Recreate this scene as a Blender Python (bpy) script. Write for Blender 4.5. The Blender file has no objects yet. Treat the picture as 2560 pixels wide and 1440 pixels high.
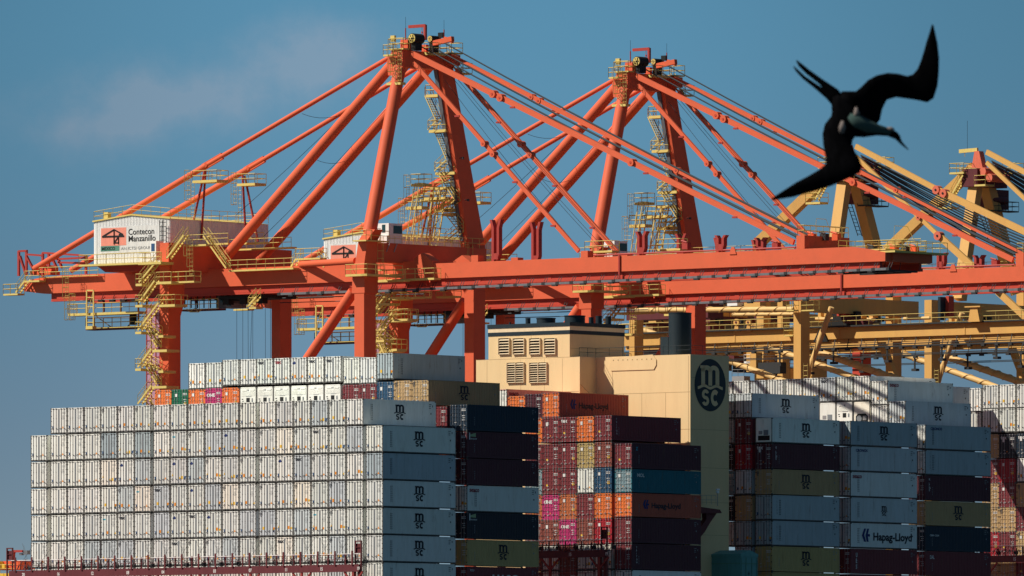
import bpy, math, random
from mathutils import Vector, Matrix
R = math.radians
random.seed(7)
SC = bpy.context.scene
COL = SC.collection

# ------------------------------------------------------------------ camera
F_PX, YH, HC = 30550.0, 2100.0, 3.0          # focal length in photo pixels, horizon row, camera height
cam = bpy.data.cameras.new('camera')
cam.sensor_width = 36.0
cam.lens = 36.0 * F_PX / 2560.0
cam.shift_y = (YH - 720.0) / 2560.0
cam.clip_start, cam.clip_end = 5.0, 60000.0
cam.dof.use_dof = True
cam.dof.focus_distance = 1345.0
cam.dof.aperture_fstop = 15.0
camo = bpy.data.objects.new('camera', cam)
COL.objects.link(camo)
camo.location = (0, 0, HC)
camo.rotation_euler = (R(90), 0, 0)
SC.camera = camo

# ------------------------------------------------------------------ sun, sky, exposure
SUN_AZ, SUN_EL = R(81.0), R(44.0)            # azimuth the light travels to, elevation
ld = Vector((math.sin(SUN_AZ) * math.cos(SUN_EL), math.cos(SUN_AZ) * math.cos(SUN_EL), -math.sin(SUN_EL)))
sl = bpy.data.lights.new('sun', 'SUN')
sl.energy = 5.0
sl.angle = R(0.5)
sl.color = (1.0, 0.91, 0.78)
so = bpy.data.objects.new('sun', sl)
COL.objects.link(so)
so.rotation_euler = ld.to_track_quat('-Z', 'Y').to_euler()

w = bpy.data.worlds.new('World')
SC.world = w
w.use_nodes = True
nt = w.node_tree
nt.nodes.clear()
def wn(t, **kw):
    n = nt.nodes.new(t)
    for k, v in kw.items(): setattr(n, k, v)
    return n
def wl(a, b): nt.links.new(a, b)
tc = wn('ShaderNodeTexCoord')
# the air near the horizon is read from a little higher up the sky (a clear, deep blue afternoon)
lift = wn('ShaderNodeVectorMath', operation='MULTIPLY'); lift.inputs[1].default_value = (1, 1, 7.0)
wl(tc.outputs['Generated'], lift.inputs[0])
nrm = wn('ShaderNodeVectorMath', operation='NORMALIZE'); wl(lift.outputs[0], nrm.inputs[0])
sky = wn('ShaderNodeTexSky', sky_type='NISHITA')
sky.sun_disc = False
sky.sun_elevation = SUN_EL
sky.sun_rotation = math.atan2(-ld.x, -ld.y)
sky.air_density, sky.dust_density, sky.ozone_density = 1.0, 0.6, 1.6
wl(nrm.outputs[0], sky.inputs['Vector'])
# marine air: a greener blue all over, and a brighter belt low over the sea
sepz = wn('ShaderNodeSeparateXYZ'); wl(tc.outputs['Generated'], sepz.inputs[0])
mr = wn('ShaderNodeMapRange', interpolation_type='SMOOTHSTEP'); wl(sepz.outputs[2], mr.inputs['Value'])
mr.inputs['From Min'].default_value = 0.05; mr.inputs['From Max'].default_value = 0.30
lo = wn('ShaderNodeMapRange', interpolation_type='SMOOTHSTEP'); wl(sepz.outputs[2], lo.inputs['Value'])
lo.inputs['From Min'].default_value = 0.024; lo.inputs['From Max'].default_value = 0.072
t0 = wn('ShaderNodeMix', data_type='RGBA'); wl(lo.outputs['Result'], t0.inputs['Factor'])
t0.inputs['A'].default_value = (1.03, 1.03, 0.94, 1); t0.inputs['B'].default_value = (0.97, 1.64, 1.48, 1)
tint = wn('ShaderNodeMix', data_type='RGBA'); wl(mr.outputs['Result'], tint.inputs['Factor'])
wl(t0.outputs['Result'], tint.inputs['A']); tint.inputs['B'].default_value = (0.74, 0.89, 0.80, 1)
hs = wn('ShaderNodeMix', data_type='RGBA', blend_type='MULTIPLY'); hs.inputs['Factor'].default_value = 1.0
wl(sky.outputs[0], hs.inputs['A']); wl(tint.outputs['Result'], hs.inputs['B'])
# thin pinkish cloud, a place in the sky given by direction (x/y, z/y)
sep = wn('ShaderNodeSeparateXYZ'); wl(tc.outputs['Generated'], sep.inputs[0])
def md(op, a, b=None, c=None, cl=False):
    n = wn('ShaderNodeMath', operation=op); n.use_clamp = cl
    for i, v in enumerate((a, b, c)):
        if v is None: continue
        if isinstance(v, (int, float)): n.inputs[i].default_value = v
        else: wl(v, n.inputs[i])
    return n.outputs[0]
ux = md('DIVIDE', sep.outputs[0], md('MAXIMUM', sep.outputs[1], 0.01))
uz = md('DIVIDE', sep.outputs[2], md('MAXIMUM', sep.outputs[1], 0.01))
def blob(px, py, rx, ry, tilt=0.0):
    cx, cz = (px - 1280) / F_PX, (YH - py) / F_PX
    dx = md('SUBTRACT', ux, cx); dz = md('SUBTRACT', md('SUBTRACT', uz, cz), md('MULTIPLY', dx, tilt))
    a = md('POWER', md('ABSOLUTE', md('DIVIDE', dx, rx / F_PX)), 2.0)
    b = md('POWER', md('ABSOLUTE', md('DIVIDE', dz, ry / F_PX)), 2.0)
    return md('SUBTRACT', 1.0, md('SQRT', md('ADD', a, b)))
cv = wn('ShaderNodeCombineXYZ'); wl(ux, cv.inputs[0]); wl(uz, cv.inputs[1])
no = wn('ShaderNodeTexNoise'); no.inputs['Scale'].default_value = 170.0; no.inputs['Detail'].default_value = 9.0; no.inputs['Roughness'].default_value = 0.62
wl(cv.outputs[0], no.inputs['Vector'])
f = md('MAXIMUM', md('MAXIMUM', blob(450, 250, 470, 130, 0.14), blob(770, 160, 260, 130, 0.1)), blob(330, 300, 330, 90, 0.08))
f = md('ADD', f, md('MULTIPLY', md('SUBTRACT', no.outputs['Fac'], 0.5), 1.5))
f = md('MULTIPLY', md('ADD', f, 0.34), 0.95, cl=True)
f = md('SMOOTHSTEP' if False else 'MULTIPLY', f, f)
cm = md('MULTIPLY', f, 0.50, cl=True)
mixc = wn('ShaderNodeMix', data_type='RGBA'); wl(cm, mixc.inputs['Factor'])
wl(hs.outputs['Result'], mixc.inputs['A'])
mixc.inputs['B'].default_value = (3.7, 4.5, 5.6, 1)
# lens vignette put into the sky colour: brighter middle, darker towards either side
az = wn('ShaderNodeMapRange', interpolation_type='SMOOTHSTEP'); wl(md('ABSOLUTE', md('ADD', ux, 0.004)), az.inputs['Value'])
az.inputs['From Min'].default_value = 0.008; az.inputs['From Max'].default_value = 0.05; az.inputs['To Min'].default_value = 1.04; az.inputs['To Max'].default_value = 0.80
deep = wn('ShaderNodeMix', data_type='RGBA', blend_type='MULTIPLY'); deep.inputs['Factor'].default_value = 1.0
wl(mixc.outputs['Result'], deep.inputs['A'])
cb3 = wn('ShaderNodeCombineXYZ'); [wl(az.outputs['Result'], cb3.inputs[i]) for i in range(3)]
nearh = wn('ShaderNodeMix', data_type='RGBA'); nearh.inputs['B'].default_value = (1, 1, 1, 1)
wl(cb3.outputs[0], nearh.inputs['A']); wl(mr.outputs['Result'], nearh.inputs['Factor'])
wl(nearh.outputs['Result'], deep.inputs['B'])
bg = wn('ShaderNodeBackground'); bg.inputs['Strength'].default_value = 0.075
wl(deep.outputs['Result'], bg.inputs['Color'])
ow = wn('ShaderNodeOutputWorld'); wl(bg.outputs[0], ow.inputs['Surface'])
SC.view_settings.view_transform = 'Standard'
SC.view_settings.look = 'None'
SC.view_settings.exposure = 0.08
SC.view_settings.gamma = 1.0
SC.cycles.max_bounces = 4
SC.cycles.use_adaptive_sampling = True

# ------------------------------------------------------------------ ship frame: t along the ship (away, right), s across it (away, left)
A = R(40.0)
SA, CA = math.sin(A), math.cos(A)
X0, Y0 = -13.74, 1300.0
def fw(t, s, z=0.0):
    return Vector((X0 + t * SA - s * CA, Y0 + t * CA + s * SA, z))
def q(px, py, t):
    """point of plane t = const seen at photo pixel -> (t, s, z)"""
    x = (px - 1280.0) / F_PX
    s = (X0 + t * SA - x * (Y0 + t * CA)) / (CA + x * SA)
    Y = Y0 + t * CA + s * SA
    return (t, s, HC + (YH - py) * Y / F_PX)
def qs(px, py, s):
    """point of plane s = const"""
    x = (px - 1280.0) / F_PX
    t = (x * (Y0 + s * SA) - X0 + s * CA) / (SA - x * CA)
    Y = Y0 + t * CA + s * SA
    return (t, s, HC + (YH - py) * Y / F_PX)

# ------------------------------------------------------------------ materials
MATS = {}
def mat(name, col, rough=0.55, metal=0.0, dirt=0.25, dirt_col=None, scale=0.6, streak=True, objcol=False, grime=0.0):
    m = bpy.data.materials.new(name); m.use_nodes = True
    n = m.node_tree; b = n.nodes['Principled BSDF']
    b.inputs['Roughness'].default_value = rough
    b.inputs['Metallic'].default_value = metal
    b.inputs['Specular IOR Level'].default_value = 0.0 if name.startswith('bird') else 0.3
    tcn = n.nodes.new('ShaderNodeTexCoord'); mp = n.nodes.new('ShaderNodeMapping')
    mp.inputs['Scale'].default_value = (1.0, 1.0, 0.16 if streak else 1.0)
    n.links.new(tcn.outputs['Object'], mp.inputs[0])
    oi = n.nodes.new('ShaderNodeObjectInfo')
    ad = n.nodes.new('ShaderNodeVectorMath'); ad.operation = 'MULTIPLY_ADD'
    cb = n.nodes.new('ShaderNodeCombineXYZ')
    for i in range(3): n.links.new(oi.outputs['Random'], cb.inputs[i])
    n.links.new(cb.outputs[0], ad.inputs[0]); ad.inputs[1].default_value = (57, 31, 43)
    n.links.new(mp.outputs[0], ad.inputs[2])
    ns = n.nodes.new('ShaderNodeTexNoise'); ns.inputs['Scale'].default_value = scale * 4
    ns.inputs['Detail'].default_value = 6; ns.inputs['Roughness'].default_value = 0.62
    n.links.new(ad.outputs[0], ns.inputs['Vector'])
    rp = n.nodes.new('ShaderNodeValToRGB')
    rp.color_ramp.elements[0].position = 0.38; rp.color_ramp.elements[1].position = 0.72
    rp.color_ramp.elements[0].color = (0, 0, 0, 1); rp.color_ramp.elements[1].color = (1, 1, 1, 1)
    n.links.new(ns.outputs['Fac'], rp.inputs[0])
    mx = n.nodes.new('ShaderNodeMix'); mx.data_type = 'RGBA'
    ml = n.nodes.new('ShaderNodeMath'); ml.operation = 'MULTIPLY'; ml.inputs[1].default_value = dirt
    n.links.new(rp.outputs[0], ml.inputs[0]); n.links.new(ml.outputs[0], mx.inputs['Factor'])
    if objcol:
        n.links.new(oi.outputs['Color'], mx.inputs['A'])
    else:
        mx.inputs['A'].default_value = (*col, 1)
    dc = dirt_col or (col[0] * 0.55, col[1] * 0.5, col[2] * 0.5)
    mx.inputs['B'].default_value = (*dc, 1)
    if objcol:
        mm = n.nodes.new('ShaderNodeMix'); mm.data_type = 'RGBA'; mm.blend_type = 'MULTIPLY'; mm.inputs['Factor'].default_value = 1
        n.links.new(oi.outputs['Color'], mm.inputs['A']); mm.inputs['B'].default_value = (*dc, 1)
        n.links.new(mm.outputs['Result'], mx.inputs['B'])
    last = mx.outputs['Result']
    if grime > 0:                                  # sparse rust runs and scuffs
        n2 = n.nodes.new('ShaderNodeTexNoise'); n2.inputs['Scale'].default_value = 2.3; n2.inputs['Detail'].default_value = 8; n2.inputs['Roughness'].default_value = 0.7
        n.links.new(ad.outputs[0], n2.inputs['Vector'])
        r2 = n.nodes.new('ShaderNodeValToRGB'); r2.color_ramp.elements[0].position = 0.58; r2.color_ramp.elements[1].position = 0.74
        n.links.new(n2.outputs['Fac'], r2.inputs[0])
        m2 = n.nodes.new('ShaderNodeMath'); m2.operation = 'MULTIPLY'; m2.inputs[1].default_value = grime
        n.links.new(r2.outputs[0], m2.inputs[0])
        x2 = n.nodes.new('ShaderNodeMix'); x2.data_type = 'RGBA'
        n.links.new(m2.outputs[0], x2.inputs['Factor']); n.links.new(last, x2.inputs['A'])
        x2.inputs['B'].default_value = (0.13, 0.07, 0.035, 1)
        last = x2.outputs['Result']
    n.links.new(last, b.inputs['Base Color'])
    MATS[name] = m
    return m
mat('container_paint', (1, 1, 1), 0.5, dirt=0.42, dirt_col=(0.74, 0.71, 0.66), objcol=True, grime=0.5, scale=0.5)
mat('frame_steel', (0.115, 0.115, 0.11), 0.6, dirt=0.7, dirt_col=(0.05, 0.045, 0.04), grime=0.4)
mat('dark_steel', (0.035, 0.037, 0.04), 0.6)
mat('bar_steel', (0.045, 0.05, 0.055), 0.5, metal=0.0)
mat('bar_galv', (0.32, 0.32, 0.33), 0.45)
mat('gasket', (0.22, 0.245, 0.27), 0.7)
mat('black', (0.012, 0.013, 0.015), 0.6)
mat('logo_dark', (0.014, 0.018, 0.03), 0.7, dirt=0.3, dirt_col=(0.05, 0.06, 0.08))
mat('logo_red', (0.28, 0.01, 0.03), 0.7)
mat('logo_blue', (0.01, 0.03, 0.16), 0.7)
mat('logo_teal', (0.02, 0.36, 0.5), 0.7)
mat('logo_white', (0.75, 0.76, 0.75), 0.7, dirt=0.5)
mat('logo_grey', (0.25, 0.27, 0.29), 0.7)
mat('logo_green', (0.35, 0.45, 0.25), 0.7)
mat('sticker_orange', (0.75, 0.28, 0.03), 0.7)
mat('sticker_yellow', (0.8, 0.5, 0.05), 0.7)
mat('sticker_blue', (0.03, 0.09, 0.22), 0.7)
mat('crane_orange', (0.74, 0.13, 0.055), 0.62, dirt=0.5, dirt_col=(0.60, 0.115, 0.05), scale=0.12, streak=False, grime=0.16)
mat('crane_red', (0.55, 0.062, 0.035), 0.6, dirt=0.3, dirt_col=(0.4, 0.05, 0.04), scale=0.2, streak=False)
mat('crane_rope_red', (0.42, 0.05, 0.04), 0.6, dirt=0.3)
mat('rail_yellow', (0.74, 0.58, 0.18), 0.6, dirt=0.35, dirt_col=(0.5, 0.36, 0.1))
mat('rope', (0.035, 0.045, 0.055), 0.5)
mat('tray_grey', (0.17, 0.18, 0.2), 0.5, dirt=0.5)
mat('elevator_mauve', (0.45, 0.25, 0.38), 0.7)
mat('white_paint', (0.88, 0.885, 0.88), 0.5, dirt=0.18, dirt_col=(0.6, 0.57, 0.52))
mat('glass_dark', (0.02, 0.06, 0.07), 0.12)
mat('sign_pink', (0.85, 0.30, 0.22), 0.7, dirt=0.2)
mat('sign_green', (0.1, 0.27, 0.21), 0.7)
mat('casing_beige', (0.83, 0.61, 0.33), 0.55, dirt=0.28, dirt_col=(0.68, 0.47, 0.25), scale=0.25, grime=0.12)
mat('casing_seam', (0.42, 0.29, 0.15), 0.7)
mat('funnel_navy', (0.012, 0.025, 0.035), 0.5, dirt=0.3, dirt_col=(0.03, 0.035, 0.04))
mat('stripe_cream', (0.85, 0.68, 0.45), 0.6)
mat('louver_cream', (0.82, 0.68, 0.47), 0.5, dirt=0.4)
mat('ship_maroon', (0.13, 0.025, 0.03), 0.6, dirt=0.5, grime=0.3)
mat('ship_red', (0.30, 0.04, 0.035), 0.6, dirt=0.5, grime=0.2)
mat('crane_yellow', (0.73, 0.42, 0.12), 0.6, dirt=0.5, dirt_col=(0.62, 0.33, 0.11), scale=0.25, grime=0.12)
mat('pipe_yellow', (0.80, 0.53, 0.21), 0.55, dirt=0.3, scale=0.2)
mat('node_pink', (0.75, 0.17, 0.10), 0.6, dirt=0.4)
mat('teal_paint', (0.10, 0.30, 0.29), 0.5, dirt=0.3)
mat('bird_black', (0.0022, 0.0022, 0.0026), 0.8, dirt=0.8, dirt_col=(0.006, 0.006, 0.007), scale=3)
mat('bird_throat', (0.05, 0.085, 0.08), 0.7)
mat('bird_white', (0.20, 0.17, 0.16), 0.8)
mat('bird_beak', (0.02, 0.035, 0.04), 0.6)
mat('orange_gear', (0.8, 0.12, 0.04), 0.6)
mat('vest_orange', (0.8, 0.12, 0.05), 0.8)
mat('skin', (0.35, 0.18, 0.1), 0.7)
M = MATS

# ------------------------------------------------------------------ mesh building
class MB:
    def __init__(s): s.v = []; s.f = []; s.m = []; s.mi = 0; s.sm = []
    def mat(s, i): s.mi = i; return s
    def add(s, vs, fs, smooth=False):
        b = len(s.v); s.v += [tuple(v) for v in vs]
        for f in fs: s.f.append(tuple(b + i for i in f)); s.m.append(s.mi); s.sm.append(smooth)
        return s
    def box(s, a, b):
        x0, x1 = sorted((a[0], b[0])); y0, y1 = sorted((a[1], b[1])); z0, z1 = sorted((a[2], b[2]))
        return s.add([(x0,y0,z0),(x1,y0,z0),(x1,y1,z0),(x0,y1,z0),(x0,y0,z1),(x1,y0,z1),(x1,y1,z1),(x0,y1,z1)],
                     [(0,3,2,1),(4,5,6,7),(0,1,5,4),(1,2,6,5),(2,3,7,6),(3,0,4,7)])
    def beam(s, p, q_, w, h, up=(0, 0, 1), w2=None, h2=None):
        """box beam from p to q; w across (perpendicular to up), h along up"""
        p = Vector(p); q_ = Vector(q_); d = (q_ - p)
        if d.length < 1e-6: return s
        d.normalize(); u = Vector(up)
        if abs(d.dot(u)) > 0.999: u = Vector((1, 0, 0))
        r = d.cross(u).normalized(); u = r.cross(d).normalized()
        w2 = w if w2 is None else w2; h2 = h if h2 is None else h2
        vs = []
        for c, ww, hh in ((p, w, h), (q_, w2, h2)):
            for a, b in ((-1, -1), (1, -1), (1, 1), (-1, 1)):
                vs.append(c + r * (a * ww / 2) + u * (b * hh / 2))
        return s.add(vs, [(0,3,2,1),(4,5,6,7),(0,1,5,4),(1,2,6,5),(2,3,7,6),(3,0,4,7)])
    def tube(s, p, q_, r, n=6, r2=None, caps=True):
        p = Vector(p); q_ = Vector(q_); d = q_ - p
        if d.length < 1e-6: return s
        d.normalize(); u = Vector((0, 0, 1)) if abs(d.z) < 0.95 else Vector((1, 0, 0))
        a = d.cross(u).normalized(); b = d.cross(a)
        r2 = r if r2 is None else r2; vs = []
        for c, rr in ((p, r), (q_, r2)):
            for i in range(n):
                th = 2 * math.pi * i / n
                vs.append(c + (a * math.cos(th) + b * math.sin(th)) * rr)
        fs = [(i, (i + 1) % n, n + (i + 1) % n, n + i) for i in range(n)]
        s.add(vs, fs, n > 6)
        if caps: s.add(vs[:n], [tuple(range(n - 1, -1, -1))]); s.add(vs[n:], [tuple(range(n))])
        return s
    def poly(s, pts, r, n=4):
        for a, b in zip(pts[:-1], pts[1:]): s.tube(a, b, r, n, caps=False)
        return s
    def prism(s, pts, ext):
        """closed polygon pts extruded by vector ext"""
        n = len(pts); e = Vector(ext)
        vs = [Vector(p) for p in pts] + [Vector(p) + e for p in pts]
        fs = [tuple(range(n - 1, -1, -1)), tuple(range(n, 2 * n))]
        fs += [(i, (i + 1) % n, n + (i + 1) % n, n + i) for i in range(n)]
        return s.add(vs, fs)
    def mesh(s, name, mats):
        me = bpy.data.meshes.new(name)
        me.from_pydata(s.v, [], s.f)
        for m_ in mats: me.materials.append(M[m_])
        me.polygons.foreach_set('material_index', s.m)
        me.polygons.foreach_set('use_smooth', s.sm)
        me.update()
        # consistent outward normals for closed shells
        return me
def obj(name, me, parent=None, loc=(0, 0, 0), rot=(0, 0, 0), color=None):
    o = bpy.data.objects.new(name, me); COL.objects.link(o)
    o.location = loc; o.rotation_euler = rot
    if parent is not None: o.parent = parent
    if color is not None: o.color = (*color, 1)
    return o
def build(mb, name, mats, parent=None, **kw):
    if isinstance(mats, str): mats = [mats]
    return obj(name, mb.mesh(name, mats), parent, **kw)
def thing(name, label, cat, loc=(0, 0, 0), rotz=0.0, group=None):
    o = bpy.data.objects.new(name, None); COL.objects.link(o)
    o.empty_display_size = 0.5
    o.location = loc; o.rotation_euler = (0, 0, rotz)
    o['label'] = label; o['category'] = cat
    if group: o['group'] = group
    return o
ROTZ = R(90) - A
def shipthing(name, label, cat, t, s, z, group=None):
    return thing(name, label, cat, fw(t, s, z), ROTZ, group)

# ------------------------------------------------------------------ lettering
TXT = {}
def text_mesh(txt, m, bold=0.0, sx=1.0, spacing=1.0):
    key = (txt, m, bold, sx, spacing)
    if key in TXT: return TXT[key]
    c = bpy.data.curves.new('lettering', 'FONT'); c.body = txt; c.size = 1.0
    c.offset = bold; c.space_character = spacing; c.align_x = 'LEFT'; c.resolution_u = 3
    o = bpy.data.objects.new('lettering_tmp', c); COL.objects.link(o)
    dg = bpy.context.evaluated_depsgraph_get(); dg.update()
    me = bpy.data.meshes.new_from_object(o.evaluated_get(dg))
    bpy.data.objects.remove(o); bpy.data.curves.remove(c)
    me.name = 'lettering'
    for v in me.vertices: v.co.x *= sx
    me.materials.clear(); me.materials.append(M[m])
    for p in me.polygons: p.material_index = 0
    TXT[key] = me
    return me
SIDE_ROT = (R(90), 0, 0)          # reads along +t on the side facing -s
END_ROT = (R(90), 0, R(-90))      # reads along -s on the end facing -t
def wordmark(name, txt, m, size, parent, loc, rot, bold=0.02, sx=1.0, spacing=1.0):
    me = text_mesh(txt, m, bold, sx, spacing)
    o = obj(name, me, parent, loc, rot); o.scale = (size, size, size); return o
# round-letter emblem: an m standing on a wavy line above the letters sc, 1 unit high in all
def emblem_mesh(m):
    mb = MB()
    def ext(pts):    # flat polygon in XY
        mb.add([(x, y, 0) for x, y in pts], [tuple(range(len(pts)))])
    def arc_band(cx, cy, r0, r1, a0, a1, n=10, ys=1.0):
        for i in range(n):
            p = R(a0 + (a1 - a0) * i / n); q_ = R(a0 + (a1 - a0) * (i + 1) / n)
            ext([(cx + r0 * math.cos(p), cy + ys * r0 * math.sin(p)), (cx + r1 * math.cos(p), cy + ys * r1 * math.sin(p)),
                 (cx + r1 * math.cos(q_), cy + ys * r1 * math.sin(q_)), (cx + r0 * math.cos(q_), cy + ys * r0 * math.sin(q_))])
    # m: three stems, two arches
    for x0 in (-0.36, -0.075, 0.21):
        ext([(x0, 0.50), (x0 + 0.15, 0.50), (x0 + 0.15, 0.86), (x0, 0.86)])
    ext([(-0.40, 0.92), (-0.21, 0.92), (-0.21, 0.99), (-0.40, 0.99)])
    ext([(-0.36, 0.86), (-0.21, 0.86), (-0.21, 0.92), (-0.36, 0.92)])
    for cx in (-0.1425, 0.1425): arc_band(cx, 0.84, 0.067, 0.2175, 0, 180, 10, 0.72)
    # wavy line
    n = 16; top = []; bot = []
    for i in range(n + 1):
        x = -0.5 + i / n; y = 0.455 - 0.03 * math.cos(x * 4 * math.pi) 
        top.append((x, y + 0.05)); bot.append((x, y - 0.02))
    for i in range(n): ext([bot[i], bot[i + 1], top[i + 1], top[i]])
    # s and c
    arc_band(-0.19, 0.285, 0.045, 0.145, 20, 270, 12, 0.85)
    arc_band(-0.19, 0.125, 0.045, 0.145, -160, 90, 12, 0.85)
    arc_band(0.19, 0.205, 0.07, 0.17, 45, 315, 14, 1.2)
    me = mb.mesh('emblem', [m])
    return me
EMB = {}
def emblem(m, h, parent, loc, rot, wscale=1.0, name='emblem'):
    if m not in EMB: EMB[m] = emblem_mesh(m)
    o = obj(name, EMB[m], parent, loc, rot); o.scale = (h * wscale, h, h); return o
def poly_mesh(polys, mats):
    mb = MB()
    for mi, pts in polys:
        mb.mi = mi; mb.add([(x, y, 0) for x, y in pts], [tuple(range(len(pts)))])
    return mb.mesh('mark', mats)

# ------------------------------------------------------------------ containers
CL, CW, CH = 11.95, 2.40, 2.88
def reefer_body():
    b = MB()
    b.mat(0).box((0.06, 0.02, 0.13), (CL - 0.02, CW - 0.02, CH - 0.015))
    b.mat(0)
    for y in (0, CW - 0.1):
        b.mat(1).box((0.0, y, 0.12), (0.02, y + 0.1, CH - 0.12)); b.mat(0).box((0.021, y, 0.12), (0.12, y + 0.1, CH - 0.12)); b.box((CL - 0.1, y, 0.12), (CL, y + 0.1, CH - 0.12))
    b.box((0.0, 0.1, CH - 0.13), (0.1, CW - 0.1, CH - 0.01))
    for y in (0.0, CW - 0.06):
        b.box((0.12, y, CH - 0.09), (CL - 0.1, y + 0.06, CH)); 
    b.mat(1)
    b.box((0.0, 0.1, 0.02), (0.1, CW - 0.1, 0.13))
    for y in (0.004, CW - 0.064): b.box((0.14, y, 0.02), (CL - 0.14, y + 0.06, 0.13))
    for x in (0, CL - 0.17):
        for y in (-0.005, CW - 0.155):
            for z in (0.0, CH - 0.12): b.box((x - 0.005, y, z), (x + 0.17, y + 0.16, z + 0.12))
    b.mat(0)
    for k in range(1, 10):                      # faint panel joints of the insulated wall
        x = CL * k / 10; b.box((x - 0.02, 0.012, 0.16), (x + 0.02, 0.02, CH - 0.1))
    return b.mesh('reefer_body', ['container_paint', 'frame_steel'])
def dry_body():
    b = MB(); b.mat(0)
    n = 42; x0, x1 = 0.12, CL - 0.12; p = (x1 - x0) / n
    for side in (0, 1):
        def Yc(d): return (0.01 + d) if side == 0 else (CW - 0.01 - d)
        prof = []
        for k in range(n):
            x = x0 + k * p
            prof += [(x, 0.05), (x + p * 0.25, 0.05), (x + p * 0.42, 0.0), (x + p * 0.83, 0.0)]
        prof.append((x1, 0.05))
        vs = [(x, Yc(d), 0.14) for x, d in prof] + [(x, Yc(d), CH - 0.08) for x, d in prof]
        m_ = len(prof)
        b.add(vs, [(i, i + 1, m_ + i + 1, m_ + i) if side == 0 else (i + 1, i, m_ + i, m_ + i + 1) for i in range(m_ - 1)])
    b.box((0.1, 0.065, 0.14), (CL - 0.05, CW - 0.065, CH - 0.02))
    for y in (0, CW - 0.1):
        b.box((0.0, y, 0.12), (0.12, y + 0.1, CH - 0.12)); b.box((CL - 0.12, y, 0.12), (CL, y + 0.1, CH - 0.12))
    for y in (0.0, CW - 0.06): b.box((0.12, y, CH - 0.09), (CL - 0.12, y + 0.06, CH)); b.box((0.14, y, 0.03), (CL - 0.14, y + 0.06, 0.15))
    b.box((0.0, 0.1, CH - 0.13), (0.1, CW - 0.1, CH - 0.01)); b.box((0.0, 0.1, 0.02), (0.1, CW - 0.1, 0.15))
    b.mat(1)
    for x in (0, CL - 0.17):
        for y in (-0.005, CW - 0.155):
            for z in (0.0, CH - 0.12): b.box((x - 0.005, y, z), (x + 0.17, y + 0.16, z + 0.12))
    return b.mesh('dry_body', ['container_paint', 'frame_steel'])
HW = CW / 2
def reefer_door(side):      # local: hung at y = HW, side 0 towards y=0 (right leaf), 1 towards y=CW
    b = MB(); y0, y1 = (0.115, HW - 0.10) if side == 0 else (HW + 0.10, CW - 0.115)
    b.mat(0).box((0.015, y0, 0.17), (0.055, y1, CH - 0.17))
    b.mat(1)
    ya, yb = (HW - 0.098, HW - 0.012) if side == 0 else (HW + 0.012, HW + 0.098)
    b.box((0.005, ya, 0.16), (0.052, yb, CH - 0.16))
    b.mat(2)
    b.box((0.02, y0, 0.135), (0.05, y1, 0.17)); b.box((0.02, y0, CH - 0.17), (0.05, y1, CH - 0.135))
    ym = HW - 0.103 if side == 0 else HW + 0.083
    b.box((0.0, ym, 0.16), (0.05, ym + 0.02, CH - 0.16))
    for k in range(5):                                   # hinges
        z = 0.35 + k * (CH - 0.7) / 4
        yh = 0.06 if side == 0 else CW - 0.15
        b.box((-0.015, yh, z - 0.035), (0.012, yh + 0.09, z + 0.035))
    return b.mesh('reefer_door', ['container_paint', 'gasket', 'dark_steel'])
def lock_bar(y, steel, handle=1):
    b = MB()
    b.tube((-0.018, y, 0.10), (-0.018, y, CH - 0.10), 0.021, 6)
    for z in (0.62, 1.75): b.box((-0.03, y - 0.04, z - 0.025), (0.014, y + 0.04, z + 0.025))
    b.beam((-0.055, y, 0.66), (-0.055, y + handle * 0.22, 0.55), 0.03, 0.06)
    b.box((-0.06, y - 0.06, 0.04), (0.0, y + 0.06, 0.12)); b.box((-0.06, y - 0.06, CH - 0.12), (0.0, y + 0.06, CH - 0.05))
    return b.mesh('lock_bar', [steel])
def dry_door(side):
    b = MB(); y0, y1 = (0.115, HW - 0.015) if side == 0 else (HW + 0.015, CW - 0.115)
    b.mat(0).box((0.05, y0, 0.16), (0.075, y1, CH - 0.14))
    zs = [0.16, 0.62, 1.08, 1.54, 2.0, 2.46, CH - 0.14]
    for k, z in enumerate(zs):                           # proud ribs between five pans
        b.box((0.012, y0, max(0.16, z - 0.055)), (0.05, y1, min(CH - 0.14, z + 0.055)))
    for y in (y0, y1 - 0.07): b.box((0.014, y, 0.16), (0.05, y + 0.07, CH - 0.14))
    b.mat(1)
    ya = HW - 0.014 if side == 0 else HW + 0.001
    b.box((0.02, ya, 0.16), (0.07, ya + 0.013, CH - 0.14))
    for k in range(4):
        z = 0.35 + k * (CH - 0.7) / 3; yh = 0.02 if side == 0 else CW - 0.16
        b.box((-0.02, yh, z - 0.05), (0.01, yh + 0.14, z + 0.05))
    return b.mesh('dry_door', ['container_paint', 'dark_steel'])
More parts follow.
